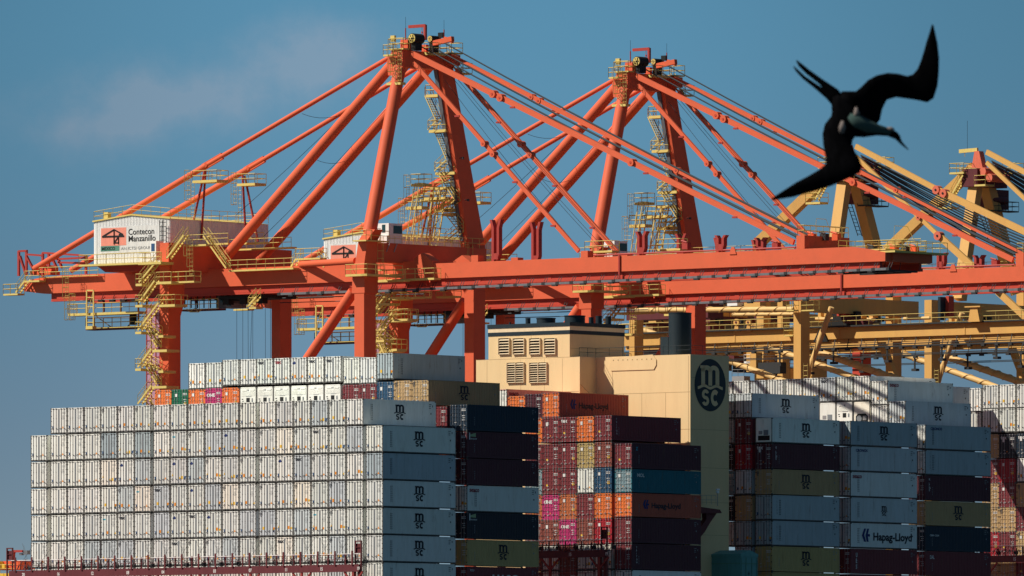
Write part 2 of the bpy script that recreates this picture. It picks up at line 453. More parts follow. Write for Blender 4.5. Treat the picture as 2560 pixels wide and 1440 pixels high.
def reefer_unit(kind):      # the refrigeration end
    b = MB(); z1 = CH - 0.15
    b.mat(0).box((0.0, 0.11, 0.15), (0.055, CW - 0.11, z1))
    if kind == 0:
        for k in range(4): b.mat(0).box((-0.03, 0.22, 1.85 + k * 0.13), (0.0, CW - 0.22, 1.90 + k * 0.13))
        b.mat(1).box((-0.012, 0.95, 1.1), (0.0, 1.45, 1.62))
        b.mat(2).box((-0.02, 0.5, 1.14), (0.0, 0.68, 1.56)); b.mat(1).box((-0.02, 1.9, 1.42), (0.0, 2.1, 1.52)); b.box((-0.02, 1.85, 1.2), (0.0, 2.02, 1.28))
        b.mat(0).box((-0.05, 0.3, 2.42), (0.0, 0.95, 2.62)); b.box((-0.05, 1.35, 2.42), (0.0, 2.05, 2.62))
        b.mat(2).box((-0.012, 1.1, 2.40), (0.0, 1.24, 2.6)); b.box((-0.012, 0.7, 1.76), (0.0, 1.5, 1.80))
    elif kind == 1:
        b.mat(1)
        pts = [(0.3, 0.25), (2.06, 0.25), (2.06, 1.2), (1.75, 1.5), (0.6, 1.5), (0.3, 1.2)]
        b.prism([(0.0, y, z) for y, z in pts], (-0.012, 0, 0))
        b.mat(2).tube((-0.03, 1.55, 0.95), (-0.012, 1.55, 0.95), 0.36, 14)
        b.mat(3).box((-0.05, 0.5, 0.75), (-0.012, 1.0, 1.25)); b.box((-0.05, 0.75, 0.4), (-0.012, 1.3, 0.62))
    else:
        b.mat(1).box((-0.012, 0.35, 0.3), (0.0, 2.0, 0.85)); b.mat(2).box((-0.03, 0.55, 0.9), (0.0, 1.2, 1.5)); b.mat(3).box((-0.03, 1.4, 1.0), (0.0, 1.9, 1.4))
    return b.mesh('reefer_unit', ['container_paint', 'black', 'gasket', 'bar_galv'])
RB, DB = reefer_body(), dry_body()
RD = [reefer_door(0), reefer_door(1)]
DD = [dry_door(0), dry_door(1)]
YB = (0.42, 0.82, CW - 0.82, CW - 0.42)
RBAR = [lock_bar(y, 'bar_steel', 1 if i % 2 else -1) for i, y in enumerate(YB)]
DBAR = [lock_bar(y, 'bar_galv', 1 if i % 2 else -1) for i, y in enumerate(YB)]
RU = [reefer_unit(k) for k in range(3)]
def plate(rects, mats):
    """thin decals on the end: rect = (material, y0, z0, y1, z1)"""
    b = MB()
    for mi, y0, z0, y1, z1 in rects: b.mat(mi).box((0.006, y0, z0), (0.014, y1, z1))
    return b.mesh('decals', mats)
def tri(b, mi, y, z, sz):
    b.mat(mi).prism([(0.006, y - sz / 2, z), (0.006, y + sz / 2, z), (0.006, y, z + sz)], (0.007, 0, 0))
STK = []; SM = ['sticker_orange', 'sticker_yellow', 'sticker_blue']
for v in range(7):
    rects = []
    o_ = [(3, 0.92, .72, 1.06, .9)] if v in (0, 3) else []
    if v == 0: rects = [(2, 2.0, .62, 2.14, .86)]
    if v == 1: rects = [(0, 1.62, .66, 1.84, .96), (0, 0.62, .7, .80, .88), (2, 2.0, .62, 2.14, .86)]
    if v == 2: rects = [(1, 1.6, .8, 1.84, 1.06), (0, .18, .8, .34, .98), (2, .2, .5, .32, .7)]
    if v == 3: rects = [(1, .6, .62, .82, .9), (1, 1.0, .66, 1.06, .8), (2, .18, .64, .32, .88)]
    if v == 4: rects = [(0, 1.0 + .3, .7, 1.5, .95), (2, 1.95, .6, 2.12, .84)]
    if v == 5: rects = [(2, 1.98, .6, 2.14, .9)]
    if v == 6: rects = [(0, .55, .82, .78, 1.1), (1, .2, .8, .36, .98), (2, 1.96, .7, 2.1, .95)]
    parts = []; e_ = .03
    for mi, y0, z0, y1, z1 in rects:
        b = MB(); b.box((0.006, y0 - e_, z0 - e_), (0.014, y1 + e_, z1 + e_)); parts.append(('sticker', b.mesh('sticker', [SM[mi]])))
    for cond, mi, y, z, sz in ((v in (0, 5), 0, 0.62, 0.62, 0.26), (v in (1, 3, 6), 1, 2.06, 0.95, 0.24), (v in (2, 4), 1, 0.28, 0.66, 0.24)):
        if cond: b = MB(); tri(b, 0, y, z, sz); parts.append(('sticker', b.mesh('sticker', [SM[mi]])))
    b = MB()                                             # number lines, then a data block
    for k in range(2): b.box((0.008, 0.2, 2.38 - k * .12), (0.0142, 0.72, 2.42 - k * .12))
    parts.append(('marking', b.mesh('marking', ['logo_grey'])))
    b = MB()
    for k in range(5 + v % 3): b.box((0.008, 0.46, 2.0 - k * .1), (0.0142, 0.72, 2.03 - k * .1))
    parts.append(('marking', b.mesh('marking', ['logo_grey'])))
    STK.append(parts)
DRYMK = []
for v in range(4):
    b = MB(); b.mat(0)
    for k in range(2): b.box((-0.001, 0.22, 2.34 - k * .16), (0.011, 0.85, 2.41 - k * .16))
    for k in range(3): b.box((-0.001, 0.3, 1.62 - k * .23), (0.011, 0.72 - .1 * (k % 2), 1.68 - k * .23))
    for z in (0.5, .9): b.box((-0.001, 1.5, z), (0.011, 1.75, z + .06))
    if v == 1: b.mat(1).box((-0.001, 1.55, 0.95), (0.011, 1.85, 1.15))
    if v == 2: b.mat(1).box((-0.001, 0.3, 1.0), (0.011, 0.6, 1.3)); b.mat(0).box((-0.001, 1.6, 2.0), (0.011, 1.9, 2.35))
    if v == 3: b.mat(0).box((-0.001, 1.62, 1.9), (0.011, 1.9, 2.3)); b.mat(2).box((-0.001, 1.2, .7), (0.011, 1.32, .82))
    DRYMK.append(b.mesh('markings', ['logo_white', 'sticker_yellow', 'sticker_orange']))
COLORS = {
 'W': ((0.88, 0.90, 0.85), 'white'), 'V': ((0.76, 0.79, 0.76), 'off-white'), 'w': ((0.60, 0.66, 0.69), 'pale blue-grey'),
 'g': ((0.42, 0.50, 0.54), 'grey-blue'), 'c': ((0.94, 0.89, 0.79), 'cream'),
 'M': ((0.20, 0.035, 0.045), 'maroon'), 'm': ((0.26, 0.075, 0.06), 'brownish maroon'), 'D': ((0.09, 0.022, 0.035), 'dark maroon'),
 'O': ((0.80, 0.20, 0.05), 'orange'), 'o': ((0.50, 0.15, 0.06), 'faded orange brown'), 'G': ((0.01, 0.14, 0.075), 'green'),
 'P': ((0.50, 0.035, 0.17), 'pink'), 'T': ((0.50, 0.34, 0.17), 'tan'), 't': ((0.50, 0.38, 0.16), 'olive yellow'),
 'B': ((0.025, 0.085, 0.17), 'blue'), 'N': ((0.012, 0.03, 0.055), 'navy'), 'L': ((0.22, 0.33, 0.38), 'grey blue'),
 'R': ((0.40, 0.02, 0.035), 'red'), 'E': ((0.01, 0.15, 0.20), 'teal'), 'K': ((0.02, 0.022, 0.035), 'near-black'), 'S': ((0.72, 0.40, 0.36), 'pinkish'),
}
REEF = set('WVwgcS')
NCONT = [0]
def hapag(parent, loc, rot, m, size, dark):
    b = [(0, [(0.0, 0.5), (0.28, 1.05), (0.52, 1.05), (0.30, 0.55), (0.52, 0.0), (0.28, 0.0)]),
         (0, [(0.45, 0.5), (0.66, 1.05), (0.9, 1.05), (0.74, 0.62), (1.0, 0.62), (1.0, 0.42), (0.74, 0.42), (0.84, 0.0), (0.6, 0.0)])]
    o = obj('emblem', poly_mesh(b, [m]), parent, loc, rot); o.scale = (size * 1.45,) * 3
    wordmark('lettering', 'Hapag-Lloyd', dark, size * 1.25, parent, (loc[0] + size * 2.0, loc[1], loc[2] + size * .2), rot, 0.03, 1.12)
def container(t, s, ztop, h, code, label, doors='auto', side=None, mark=None, group=None, lashed=False):
    """t,s: near outer corner; ztop in metres above the camera height"""
    rgb, cname = COLORS[code]
    reef = code in REEF
    j = random.uniform(0.93, 1.05)
    rgb = tuple(min(1, c * j * random.uniform(0.985, 1.015)) for c in rgb)
    z = ztop + HC - h + random.uniform(-.008, .008)
    r = shipthing('refrigerated_container' if reef else 'shipping_container', label, 'container', t + random.uniform(-.03, .03), s, z, group)
    r.scale = (1, 1, h / 2.915)
    obj('body', RB if reef else DB, r, color=rgb)
    NCONT[0] += 1
    if doors == 'auto': doors = 'door'
    if doors == 'door':
        for k in (0, 1):
            d = obj('door', (RD if reef else DD)[k], r, color=rgb)
            for i in ((0, 1) if k == 0 else (2, 3)):
                obj('locking_bar', (RBAR if reef else DBAR)[i], d)
        v = random.randrange(7) if reef else random.randrange(4)
        if mark and mark.startswith('v'): v = int(mark[1]); mark = mark[2:] or None
        if reef:
            for nm_, me_ in STK[v]: obj(nm_, me_, r)
        else: obj('marking', DRYMK[v], r)
    elif doors.startswith('unit'):
        obj('cooling_unit', RU[int(doors[4])], r, color=rgb)
    if mark:
        if mark == 'msc': emblem('logo_dark', 0.5, r, (0.004, 2.05, 2.15), END_ROT, 0.85)
        elif mark == 'tex': wordmark('lettering', 'tex', 'logo_dark' if reef else 'logo_white', 0.62, r, (0.002, 2.15, 2.25), END_ROT, 0.03)
        elif mark == 'rtex': wordmark('lettering', 'tex', 'logo_red', 0.62, r, (0.002, 2.15, 2.25), END_ROT, 0.03)
        elif mark == 'one': wordmark('lettering', 'ONE', 'logo_white', 0.5, r, (-0.004, 2.18, 1.9), END_ROT, 0.04, 1.1)
        elif mark == 'teal': obj('marking', plate([(0, 1.7, 2.2, 2.1, 2.35)], ['logo_teal']), r)
        elif mark == 'swirl':
            b = MB(); b.add([(0.004, y, z_) for y, z_ in ((2.1, 2.2), (1.95, 2.12), (1.7, 2.15), (1.62, 2.3), (1.72, 2.38), (1.8, 2.5), (1.9, 2.4), (2.1, 2.32))], [tuple(range(8))])
            obj('emblem', b.mesh('swirl', ['logo_blue']), r)
        elif mark == 'box': obj('marking', plate([(0, 1.5, 2.0, 1.8, 2.35)], ['logo_white']), r)
    P = -0.012 if reef else -0.006
    if side:
        sd = side.split(':'); k = sd[0]
        if reef or k != '':
            obj('marking', SIDEMK[0 if reef else 1], r)
        if k == 'msc': emblem('logo_dark', 1.68, r, (6.0, P, 0.72), SIDE_ROT, 1.12)
        elif k == 'mscs': emblem('logo_dark', 1.15, r, (6.0, P, 0.85), SIDE_ROT, 1.0)
        elif k == 'seaco': wordmark('lettering', 'seaco', 'logo_red', 0.72, r, (0.35, P, 2.18), SIDE_ROT, 0.02)
        elif k == 'cronos': wordmark('lettering', 'CRONOS', 'logo_blue', 0.42, r, (0.9, P, 2.3), SIDE_ROT, 0.03, 1.2)
        elif k == 'triton':
            for i, ch in enumerate('TRITON'):
                wordmark('lettering', ch, 'logo_grey' if reef else 'logo_white', 0.3, r, (0.75, P, 2.35 - .33 * i), SIDE_ROT, 0.01)
        elif k == 'hapagw': hapag(r, (2.0, P, 0.75), SIDE_ROT, 'logo_blue', 1.0, 'logo_dark')
        elif k == 'hapago': hapag(r, (1.9, P, 1.0), SIDE_ROT, 'logo_blue', 0.72, 'logo_dark')
        elif k == 'tc':
            obj('emblem', poly_mesh([(0, [(0, 0), (.16, 0), (.16, .75), (0, .75)]), (1, [(.16, .35), (1.1, .3), (1.1, .75), (.16, .55)])], ['logo_white', 'logo_green']), r, (0.35, P, 2.0), SIDE_ROT)
            wordmark('lettering', 'textainer', 'logo_white', 0.3, r, (0.55, P, 2.02), SIDE_ROT, 0.01)
        elif k == 'kline':
            for i, ch in enumerate('K LINE'): wordmark('lettering', ch, 'logo_white', 0.36, r, (0.6, P, 2.3 - .25 * i), SIDE_ROT, 0.02)
        elif k == 'ues':
            for i, ch in enumerate('UES'): wordmark('lettering', ch, 'logo_white', 0.7, r, (0.9, P, 1.9 - .68 * i), SIDE_ROT, 0.03, 0.6)
        elif k == 'dal': wordmark('lettering', 'DAL', 'logo_white', 0.6, r, (0.8, P, 2.0), SIDE_ROT, 0.02, 0.7)
        elif k == 'mol': wordmark('lettering', 'MOL', 'logo_white', 0.6, r, (0.9, P, 1.95), SIDE_ROT, 0.03)
        elif k == 'cma': wordmark('lettering', 'CMA CGM', 'logo_white', 0.3, r, (0.8, P, 1.7), SIDE_ROT, 0.02, 1.2)
        elif k == 'zim': wordmark('lettering', 'Z', 'logo_teal', 0.5, r, (0.7, P, 2.1), SIDE_ROT, 0.04)
        elif k == 'uasc':
            wordmark('lettering', 'FCIU', 'logo_white', 0.32, r, (0.5, P, 2.35), SIDE_ROT, 0.02)
            wordmark('lettering', 'UASC', 'logo_white', 1.3, r, (4.2, P, 1.1), SIDE_ROT, 0.04, 1.3)
    return r
def side_marks(dark):
    b = MB(); b.mat(0); y = -0.012 if dark else -0.006
    for x in ((1.25, 1.45) if dark else (1.2,)):
        for k in range(9 if dark else 5): b.box((x, y, 0.6 + k * .2), (x + .07, y + .004, 0.72 + k * .2))
    for k in range(3): b.box((CL - 1.15, y, 2.5 - k * .2), (CL - .85 + .1 * (k == 0), y + .004, 2.56 - k * .2))
    b.box((CL - .6, y, 2.25), (CL - .5, y + .004, 2.45)); b.box((CL - .9, y, 1.45), (CL - .75, y + .004, 1.62))
    return b.mesh('side_marking', ['logo_dark' if dark else 'logo_grey'])
SIDEMK = [side_marks(True), side_marks(False)]
ORD = ['lowest', 'second', 'third', 'fourth', 'fifth', 'sixth', 'seventh', 'eighth', 'ninth', 'tenth', 'eleventh', 'twelfth',
       'thirteenth', 'fourteenth', 'fifteenth', 'sixteenth', 'seventeenth', 'eighteenth', 'nineteenth', 'twentieth']
NTH = ['first'] + ORD[1:]
# ------------------------------------------------------------------ setting: water, quay
def flat(name, x0, y0, x1, y1, z, m, kind='structure'):
    b = MB(); b.add([(x0, y0, z), (x1, y0, z), (x1, y1, z), (x0, y1, z)], [(0, 1, 2, 3)])
    o = build(b, name, m); o['kind'] = kind; return o
wm = mat('sea_water', (0.012, 0.03, 0.04), 0.12, dirt=0.3, scale=0.02, streak=False)
nb = wm.node_tree.nodes.new('ShaderNodeTexNoise'); nb.inputs['Scale'].default_value = 0.35; nb.inputs['Detail'].default_value = 5
bp = wm.node_tree.nodes.new('ShaderNodeBump'); bp.inputs['Strength'].default_value = 0.6; bp.inputs['Distance'].default_value = 0.5
tcx = wm.node_tree.nodes.new('ShaderNodeTexCoord')
wm.node_tree.links.new(tcx.outputs['Object'], nb.inputs['Vector'])
wm.node_tree.links.new(nb.outputs['Fac'], bp.inputs['Height']); wm.node_tree.links.new(bp.outputs[0], wm.node_tree.nodes['Principled BSDF'].inputs['Normal'])
flat('water', -30000, -2000, 30000, 50000, 0.0, 'sea_water')
mat('concrete', (0.06, 0.06, 0.062), 0.8, dirt=0.5, scale=0.05, streak=False)
qb = MB(); qb.box((-700, 53, -6), (900, 600, 2.5))
qo = build(qb, 'quay_ground', 'concrete', None, loc=fw(0, 0, 0), rot=(0, 0, ROTZ)); qo['kind'] = 'structure'

mat('ship_beam', (0.13, 0.026, 0.034), 0.6, dirt=0.5, grime=0.2)
# ------------------------------------------------------------------ the ship's hull (below the picture) 
hull = shipthing('container_ship', 'dark hull of the container ship lying along the quay under the stacks', 'ship', 0, 0, 0)
b = MB()
pts = [(-60, 1.0), (-75, 8), (-80, 26), (-75, 44), (-60, 51.5), (205, 51.5), (232, 42), (240, 26), (232, 10), (205, 1.0)]
b.prism([(x, y, 0.3) for x, y in pts], (0, 0, 21.0))
build(b, 'hull', 'ship_maroon', hull)
b = MB(); b.box((-58, 2.0, 21.3), (203, 50.5, 23.2)); build(b, 'hatch_covers', 'ship_red', hull)

# ------------------------------------------------------------------ deck casing (engine casing, funnel and lift tower)
cas = shipthing('deck_casing', 'beige casing block of the ship with louvred vents and a big oval emblem', 'ship casing', 52.7, 3.1, HC)
T1, S1 = 52.7, 3.1
def L(t, s, H): return (t - T1, s - S1, H)
HB = 53.45
b = MB()
b.mat(0).prism([L(52.7, 16.5, 20), L(52.7, 31.5, 20), L(52.7, 31.5, HB), L(52.7, 16.5, HB)], (9.6, 0, 0))
b.box(L(55.6, 3.1, 20), L(62.35, 16.499, HB))
build(b, 'wall', 'casing_beige', cas)
b = MB(); b.box(L(52.7, 17.95, HB + .001), L(62.2, 29.7, 56.0)); build(b, 'upper_wall', 'casing_beige', cas)
# band of stripes round the top
b = MB(); b.box(L(52.66, 17.91, 56.0), L(62.24, 29.74, 56.42)); build(b, 'stripe', 'funnel_navy', cas)
b = MB(); b.box(L(52.67, 17.92, 56.421), L(62.23, 29.73, 56.88)); build(b, 'stripe', 'stripe_cream', cas)
b = MB(); b.box(L(52.6, 17.85, 56.881), L(62.3, 29.8, 57.3)); build(b, 'stripe', 'funnel_navy', cas)
# plate seams
def seam_end(t, sa, sb, Ha, Hb):
    b.box(L(t - 0.012, sa, Ha), L(t + 0.01, sb, Hb))
b = MB()
for H in (45.2, 49.3): seam_end(55.6, 3.15, 16.4, H, H + 0.035)
for s_, Ha, Hb in ((6.6, 41, 49.3), (10.0, 45.2, 49.3), (12.6, 45.2, 49.3), (3.35, 20, 53.3), (8.2, 20, 45.2), (14.2, 45.2, 53)): seam_end(55.6, s_, s_ + .03, Ha, Hb)
for H in (53.42, 49.6): seam_end(52.7, 16.6, 31.4, H, H + 0.03)
for s_ in (19.0, 25.0, 29.9, 21.6): seam_end(52.7, s_, s_ + .025, 40, 53.3)
for s_ in (23.5,): seam_end(52.7, s_, s_ + .025, 53.5, 56)
for H in (50.9, 45.2, 41.0, 37.2, 33.6): b.box(L(55.7, 3.088, H), L(62.3, 3.1, H + .03))
for H in (54.4,): b.box(L(52.8, 17.94, H), L(62.1, 17.95, H + .03))
build(b, 'plate_seam', 'casing_seam', cas)
# bolted plate with round corners near the top edge
b = MB()
sa, sb, za, zb = 7.9, 14.7, 51.9, 53.3
b.prism([L(55.6, sa, za + .5), L(55.6, sa + .35, za), L(55.6, sb - .35, za), L(55.6, sb, za + .3), L(55.6, sb - .5, zb + .05), L(55.6, sa + .5, zb + .25), L(55.6, sa, zb - .3)], (-0.09, 0, 0))
for k in range(9): b.mat(1).box(L(55.49, sa + .6 + k * .68, 53.0), L(55.51, sa + .72 + k * .68, 53.12))
build(b, 'cover_plate', ['casing_beige', 'casing_seam'], cas)
# louvred vents
def louver(sa, sb, Ha, Hb, n):
    f_ = MB(); f_.box(L(52.690, sa, Ha), L(52.698, sb, Hb)); 
    o = build(f_, 'vent', 'black', cas)
    s_ = MB()
    for k in range(n):
        z0 = Ha + (Hb - Ha) * (k + .15) / n; z1 = Ha + (Hb - Ha) * (k + .58) / n
        p = [L(52.69, sa, z1), L(52.45, sa, z0), L(52.47, sa, z0 - .02), L(52.69, sa, z1 - .1)]
        s_.prism(p, (0, sb - sa, 0))
    for s__ in (sa - .05, sb): s_.box(L(52.45, s__, Ha), L(52.69, s__ + .05, Hb))
    if sb - sa > 2: s_.box(L(52.47, (sa + sb) / 2 - .03, Ha), L(52.69, (sa + sb) / 2 + .03, Hb))
    build(s_, 'slat', 'louver_cream', o)
def sx(px): return q(px, 850, 52.7)[1]
def hz(px, py): return q(px, py, 52.7)[2] - HC
for xa, xb in ((1249, 1275), (1285, 1312), (1326, 1352), (1363, 1390)):
    louver(sx(xb), sx(xa), hz(xa, 887), hz(xa, 846), 6)
for xa, xb in ((1270, 1311), (1326, 1368)):
    louver(sx(xb), sx(xa), hz(xa, 958), hz(xa, 907), 9)
# big emblem on the side
def lside(px, py): 
    t, s, z = qs(px, py, 3.1); return (t, z - HC)
tc_, zc_ = lside(1775, 963); ta_, _ = lside(1737, 963); tb_, _ = lside(1815, 963); _, zt_ = lside(1775, 897); _, zb_ = lside(1775, 1028)
rx, rz = (tb_ - ta_) / 2, (zt_ - zb_) / 2
b = MB(); n = 40
b.add([L(tc_ + rx * math.cos(2 * math.pi * i / n), 3.075, zc_ + rz * math.sin(2 * math.pi * i / n)) for i in range(n)], [tuple(range(n))])
oe = build(b, 'emblem_disc', 'funnel_navy', cas)
emblem('casing_beige', rz * 1.56, cas, L(tc_, 3.06, zc_ - rz * .80), SIDE_ROT, (rx * 1.6) / (rz * 1.56))
# exhaust pipes and fans on the roof
def roofpipe(px, py, r, base=57.3, t=56.0, name='exhaust_pipe', m='funnel_navy', n=16):
    t_, s_, z_ = q(px, py, t); b = MB(); b.tube(L(t_, s_, base - .2), L(t_, s_, z_ - HC), r, n)
    b.tube(L(t_, s_, z_ - HC - .1), L(t_, s_, z_ - HC - .02), r * 1.06, n)
    build(b, name, m, cas)
roofpipe(1320, 795, .28); roofpipe(1365, 795, 1.05, t=57, n=24); roofpipe(1437, 789, 1.15, t=58, n=24)
roofpipe(1478, 793, .28, t=58); roofpipe(1497, 790, .36, t=59.2); roofpipe(1521, 791, .32, t=60.5); roofpipe(1275, 806, .12, t=54)
b = MB(); t_, s_, z_ = q(1700, 782, 59.0)
b.tube(L(t_, s_, 53.3), L(t_, s_, z_ - HC), 1.27, 32); b.tube(L(t_, s_, z_ - HC - .12), L(t_, s_, z_ - HC - .01), 1.3, 32)
b.box(L(t_ - .6, s_ + 1.2, 53.4), L(t_ + .6, s_ + 2.3, 55.6))
build(b, 'funnel', 'funnel_navy', cas)
def rail(b, pts, h=1.1, step=1.6, r=0.036, rails=2, posts=True):
    """handrail along a path of points"""
    for k in range(rails):
        zz = h * (k + 1) / rails
        b.poly([(p[0], p[1], p[2] + zz) for p in pts], r, 4)
    for a, c in zip(pts[:-1], pts[1:]):
        a, c = Vector(a), Vector(c); n = max(1, int(round((c - a).length / step)))
        for i in range(n + (1 if c == Vector(pts[-1]) else 0)):
            p = a.lerp(c, i / n); b.tube(p, p + Vector((0, 0, h)), r * 1.15, 4, caps=False)
def platform(b, t0, t1, s0, s1, z, th=0.18, sides='nsew', h=1.1, r=0.038):
    """slab with handrails; sides: w = t0 edge, e = t1 edge, n = s1 edge, s = s0 edge"""
    b.box((t0, s0, z - th), (t1, s1, z))
    E = {'w': ((t0, s0, z), (t0, s1, z)), 'e': ((t1, s0, z), (t1, s1, z)), 'n': ((t0, s1, z), (t1, s1, z)), 's': ((t0, s0, z), (t1, s0, z))}
    for c in sides: rail(b, E[c], h, 1.4, r)
def stair(b, p, q_, wdir, w=0.9, h=1.0, r=0.036, tread=0.28, both=True, sh=.2, tm=0):
    """flight from p (low) to q (high); wdir = unit vector across"""
    p, q_ = Vector(p), Vector(q_); wv = Vector(wdir) * w / 2
    for sg in ((-1, 1) if both else (-1,)):
        b.mat(0).beam(p + wv * sg, q_ + wv * sg, 0.06, sh)
        for zz in (h * .5, h): b.tube(p + wv * sg + Vector((0, 0, zz)), q_ + wv * sg + Vector((0, 0, zz)), r, 4, caps=False)
        n = max(2, int((q_ - p).length / 1.3))
        for i in range(n + 1):
            c = p.lerp(q_, i / n) + wv * sg; b.tube(c, c + Vector((0, 0, h)), r, 4, caps=False)
    n = max(2, int(abs(q_.z - p.z) / tread)); d = (q_ - p); d.z = 0; d.normalize()
    for i in range(n):
        c = p.lerp(q_, (i + .5) / n); b.mat(tm).beam(c - wv, c + wv, 0.26, 0.05)
    b.mat(0)
def ladder(b, p, q_, wdir, w=0.5, r=0.034, cage=None, step=0.45):
    """vertical ladder p (low) to q; cage = outward unit vector"""
    p, q_ = Vector(p), Vector(q_); wv = Vector(wdir) * w / 2
    for sg in (-1, 1): b.tube(p + wv * sg, q_ + wv * sg, r, 4, caps=False)
    n = int((q_ - p).length / step)
    for i in range(n): c = p.lerp(q_, (i + .5) / n); b.tube(c - wv, c + wv, r * .8, 3, caps=False)
    if cage is not None:
        cg = Vector(cage); n = max(1, int((q_ - p).length / 1.1))
        hoop = [wv * -1, wv * -1.3 + cg * .35, cg * .75, wv * 1.3 + cg * .35, wv]
        z0 = 0.25 if (q_ - p).length > 4 else 0
        for i in range(n + 1):
            c = p.lerp(q_, z0 + (1 - z0) * i / n); b.poly([c + v for v in hoop], r, 4)
        for v in hoop[1:-1]: b.tube(p.lerp(q_, z0) + v, q_ + v, r * .8, 4, caps=False)
# railing on the casing roof, thin stays
b = MB()
rail(b, [L(52.75, 16.6, HB), L(55.6, 16.6, HB), L(55.7, 3.2, HB), L(62.2, 3.2, HB)], 1.0, 1.9, 0.025)
build(b, 'railing', 'funnel_navy', cas)
b = MB(); b.tube(L(52.72, 16.45, 50.4), L(55.5, 13.9, 46.6), 0.035, 5); build(b, 'stay_rod', 'casing_seam', cas)

# bridge-wing bracket under the casing on the sea side, with its lamp
g1 = shipthing('mooring_platform', 'dark bracket platform with curved arm on the shaded side of the beige casing', 'platform', 57.5, 3.1, HC)
def LL(px, py, s): 
    t, s_, z = qs(px, py, s); return (t - 57.5, s_ - 3.1, z - HC)
b = MB()
b.prism([LL(1743, 1266, .6), LL(1800, 1274, .6), LL(1805, 1283, .6), LL(1792, 1283, .6), LL(1742, 1283, .6)], (0, 1.2, 0))
build(b, 'deck', 'ship_maroon', g1)
b = MB(); b.prism([LL(1765, 1283, 1.0), LL(1792, 1283, 1.0), LL(1776, 1306, 1.0), LL(1762, 1330, 1.0), LL(1745, 1350, 1.0), LL(1738, 1345, 1.0), LL(1752, 1318, 1.0), LL(1766, 1298, 1.0)], (0, .6, 0))
build(b, 'arm', 'ship_maroon', g1)
b = MB(); a0 = LL(1743, 1261, .6); a1 = LL(1790, 1261, .6); rail(b, [a0, a1], 1.0, .9, .02); build(b, 'railing', 'bar_galv', g1)
b = MB(); p = LL(1794, 1258, .6); b.tube((p[0], p[1], p[2] - .3), (p[0], p[1], p[2] + 1.1), .04, 6); b.mat(1).tube((p[0], p[1], p[2] + 1.1), (p[0], p[1], p[2] + 1.35), .18, 8); b.tube((p[0] - .2, p[1], p[2] + 1.5), (p[0] + .3, p[1], p[2] + 1.5), .1, 8)
build(b, 'lamp', ['bar_galv', 'white_paint'], g1)

# teal gabled deck housing, lower right
g2 = shipthing('deck_housing', 'teal steel housing with gabled end standing beside the beige casing', 'housing', 59.3, 0.2, HC)
def QH(px, py, t): v = q(px, py, t); return (v[0] - 59.3, v[1] - .2, v[2] - HC)
b = MB()
y0_, y1_ = -1.2, 3.1
b.box((0, y0_, 20), (3.0, y1_, 31.2)); 
b.prism([(-0.06, y0_ - .05, 31.2), (3.06, y0_ - .05, 31.2), (3.06, y0_ - .05, 31.5), (1.5, y0_ - .05, 31.95), (-0.06, y0_ - .05, 31.5)], (0, y1_ - y0_ + .1, 0))
build(b, 'wall', 'teal_paint', g2)
b = MB()
for x in (0.08, 0.9, 1.9, 2.8): b.box((x, y0_ - .06, 20), (x + .1, y0_ - .052, 31.1))
for z in (30.4, 27.5): b.box((-.02, y0_, z), (-.005, y1_, z + .12)); b.box((0.05, y0_ - .06, z), (3.0, y0_ - .045, z + .1))
b.box((-.02, .6, 24), (-.005, .7, 30.4)); build(b, 'rib', 'sign_green', g2)
for i, ch in enumerate('AMP'): wordmark('lettering', ch, 'black', 0.55, g2, (1.25, y0_ - .07, 29.2 - .85 * i), SIDE_ROT, 0.02, .8)

# ------------------------------------------------------------------ container stacks
rnd = random.Random(3)
SA_ = [0.0] + [2.74 + 2.48 * i for i in range(6)] + [17.9 + 2.48 * i for i in range(6)] + [33.02 + 2.45 * i for i in range(6)] + [48.15]
NCOL = len(SA_)
# front wall of refrigerated containers
ROWMAP = {   # tier below top: from the left, one code per column
 0: ' WWWVWVWWWVVVWwWVwV W'[1:],
}
CODES = ['.VVVVVVWVVVVWWVVwVW.',
         'WWWWgVgWVVwwVVcVWVwVV'[:20],
         'WWWWcWwVVwWVVVWwVVWww'[:20] ,
         'WWWWWwcwVVwcVVVcVwVVV'[:20],
         'WWWVVVVwVVVVwwVwVVVWV'[:20],
         'WWWwwwVVVWVwVVcVWwVWV'[:20],
         'WVWVwVVWVVwVVVWVVwVWW'[:20]]
MK = ['....................',
      'mmmm m...m s........',]
markset = {0: 'mmmmmmmmmmmmm.mmmmm', }
GA = 'white refrigerated containers stacked in the front wall'
for c in range(NCOL):                                   # c = 0 is the outermost (right) column
    left = NCOL - 1 - c
    outer = c in (0, NCOL - 1)
    for k in range(1 if outer else 0, 7):
        top = 47.05 - 2.915 * k
        if k == 6 and rnd.random() < .0: continue
        code = CODES[k][left]
        if code == '.': code = 'W'
        side = None
        mk = None
        if k == 0: mk = 'msc' if left not in (13,) else 'v1'
        elif left < 4 and not (k == 4 and left == 3): mk = 'msc'
        elif c in (0, 1, 2) and k != 2: mk = 'msc'
        else:
            mk = rnd.choice(['msc', None, None, None, 'tex', 'swirl', 'msc', 'teal', None])
        if left < 4 or (c < 2): mk = (mk or '') and 'v0:' + mk
        if c == 0:
            code = 'VVgVVVV'[k] if k != 2 else 'g'
            side = {2: 'plain', }.get(k, 'msc')
        if c == 1 and k == 0: side = 'msc'; code = 'W'
        if outer and k == 1 and c == 0: code = 'W'
        tier = 6 - k
        if c == 0:
            what = 'container with emblem on its long grey side' if k != 2 else 'container with plain blue-grey side'
            lab = f"{what}, tier {tier + 1} from below in the front wall"
        else:
            nm = COLORS[code][1]
            lab = f"{nm} refrigerated container, tier {tier + 1} from below, column {left + 1} from left, front wall"
        container(0.0 + rnd.uniform(-.02, .02), SA_[c], top, 2.87, code, lab, side=side, mark=mk, group=GA)

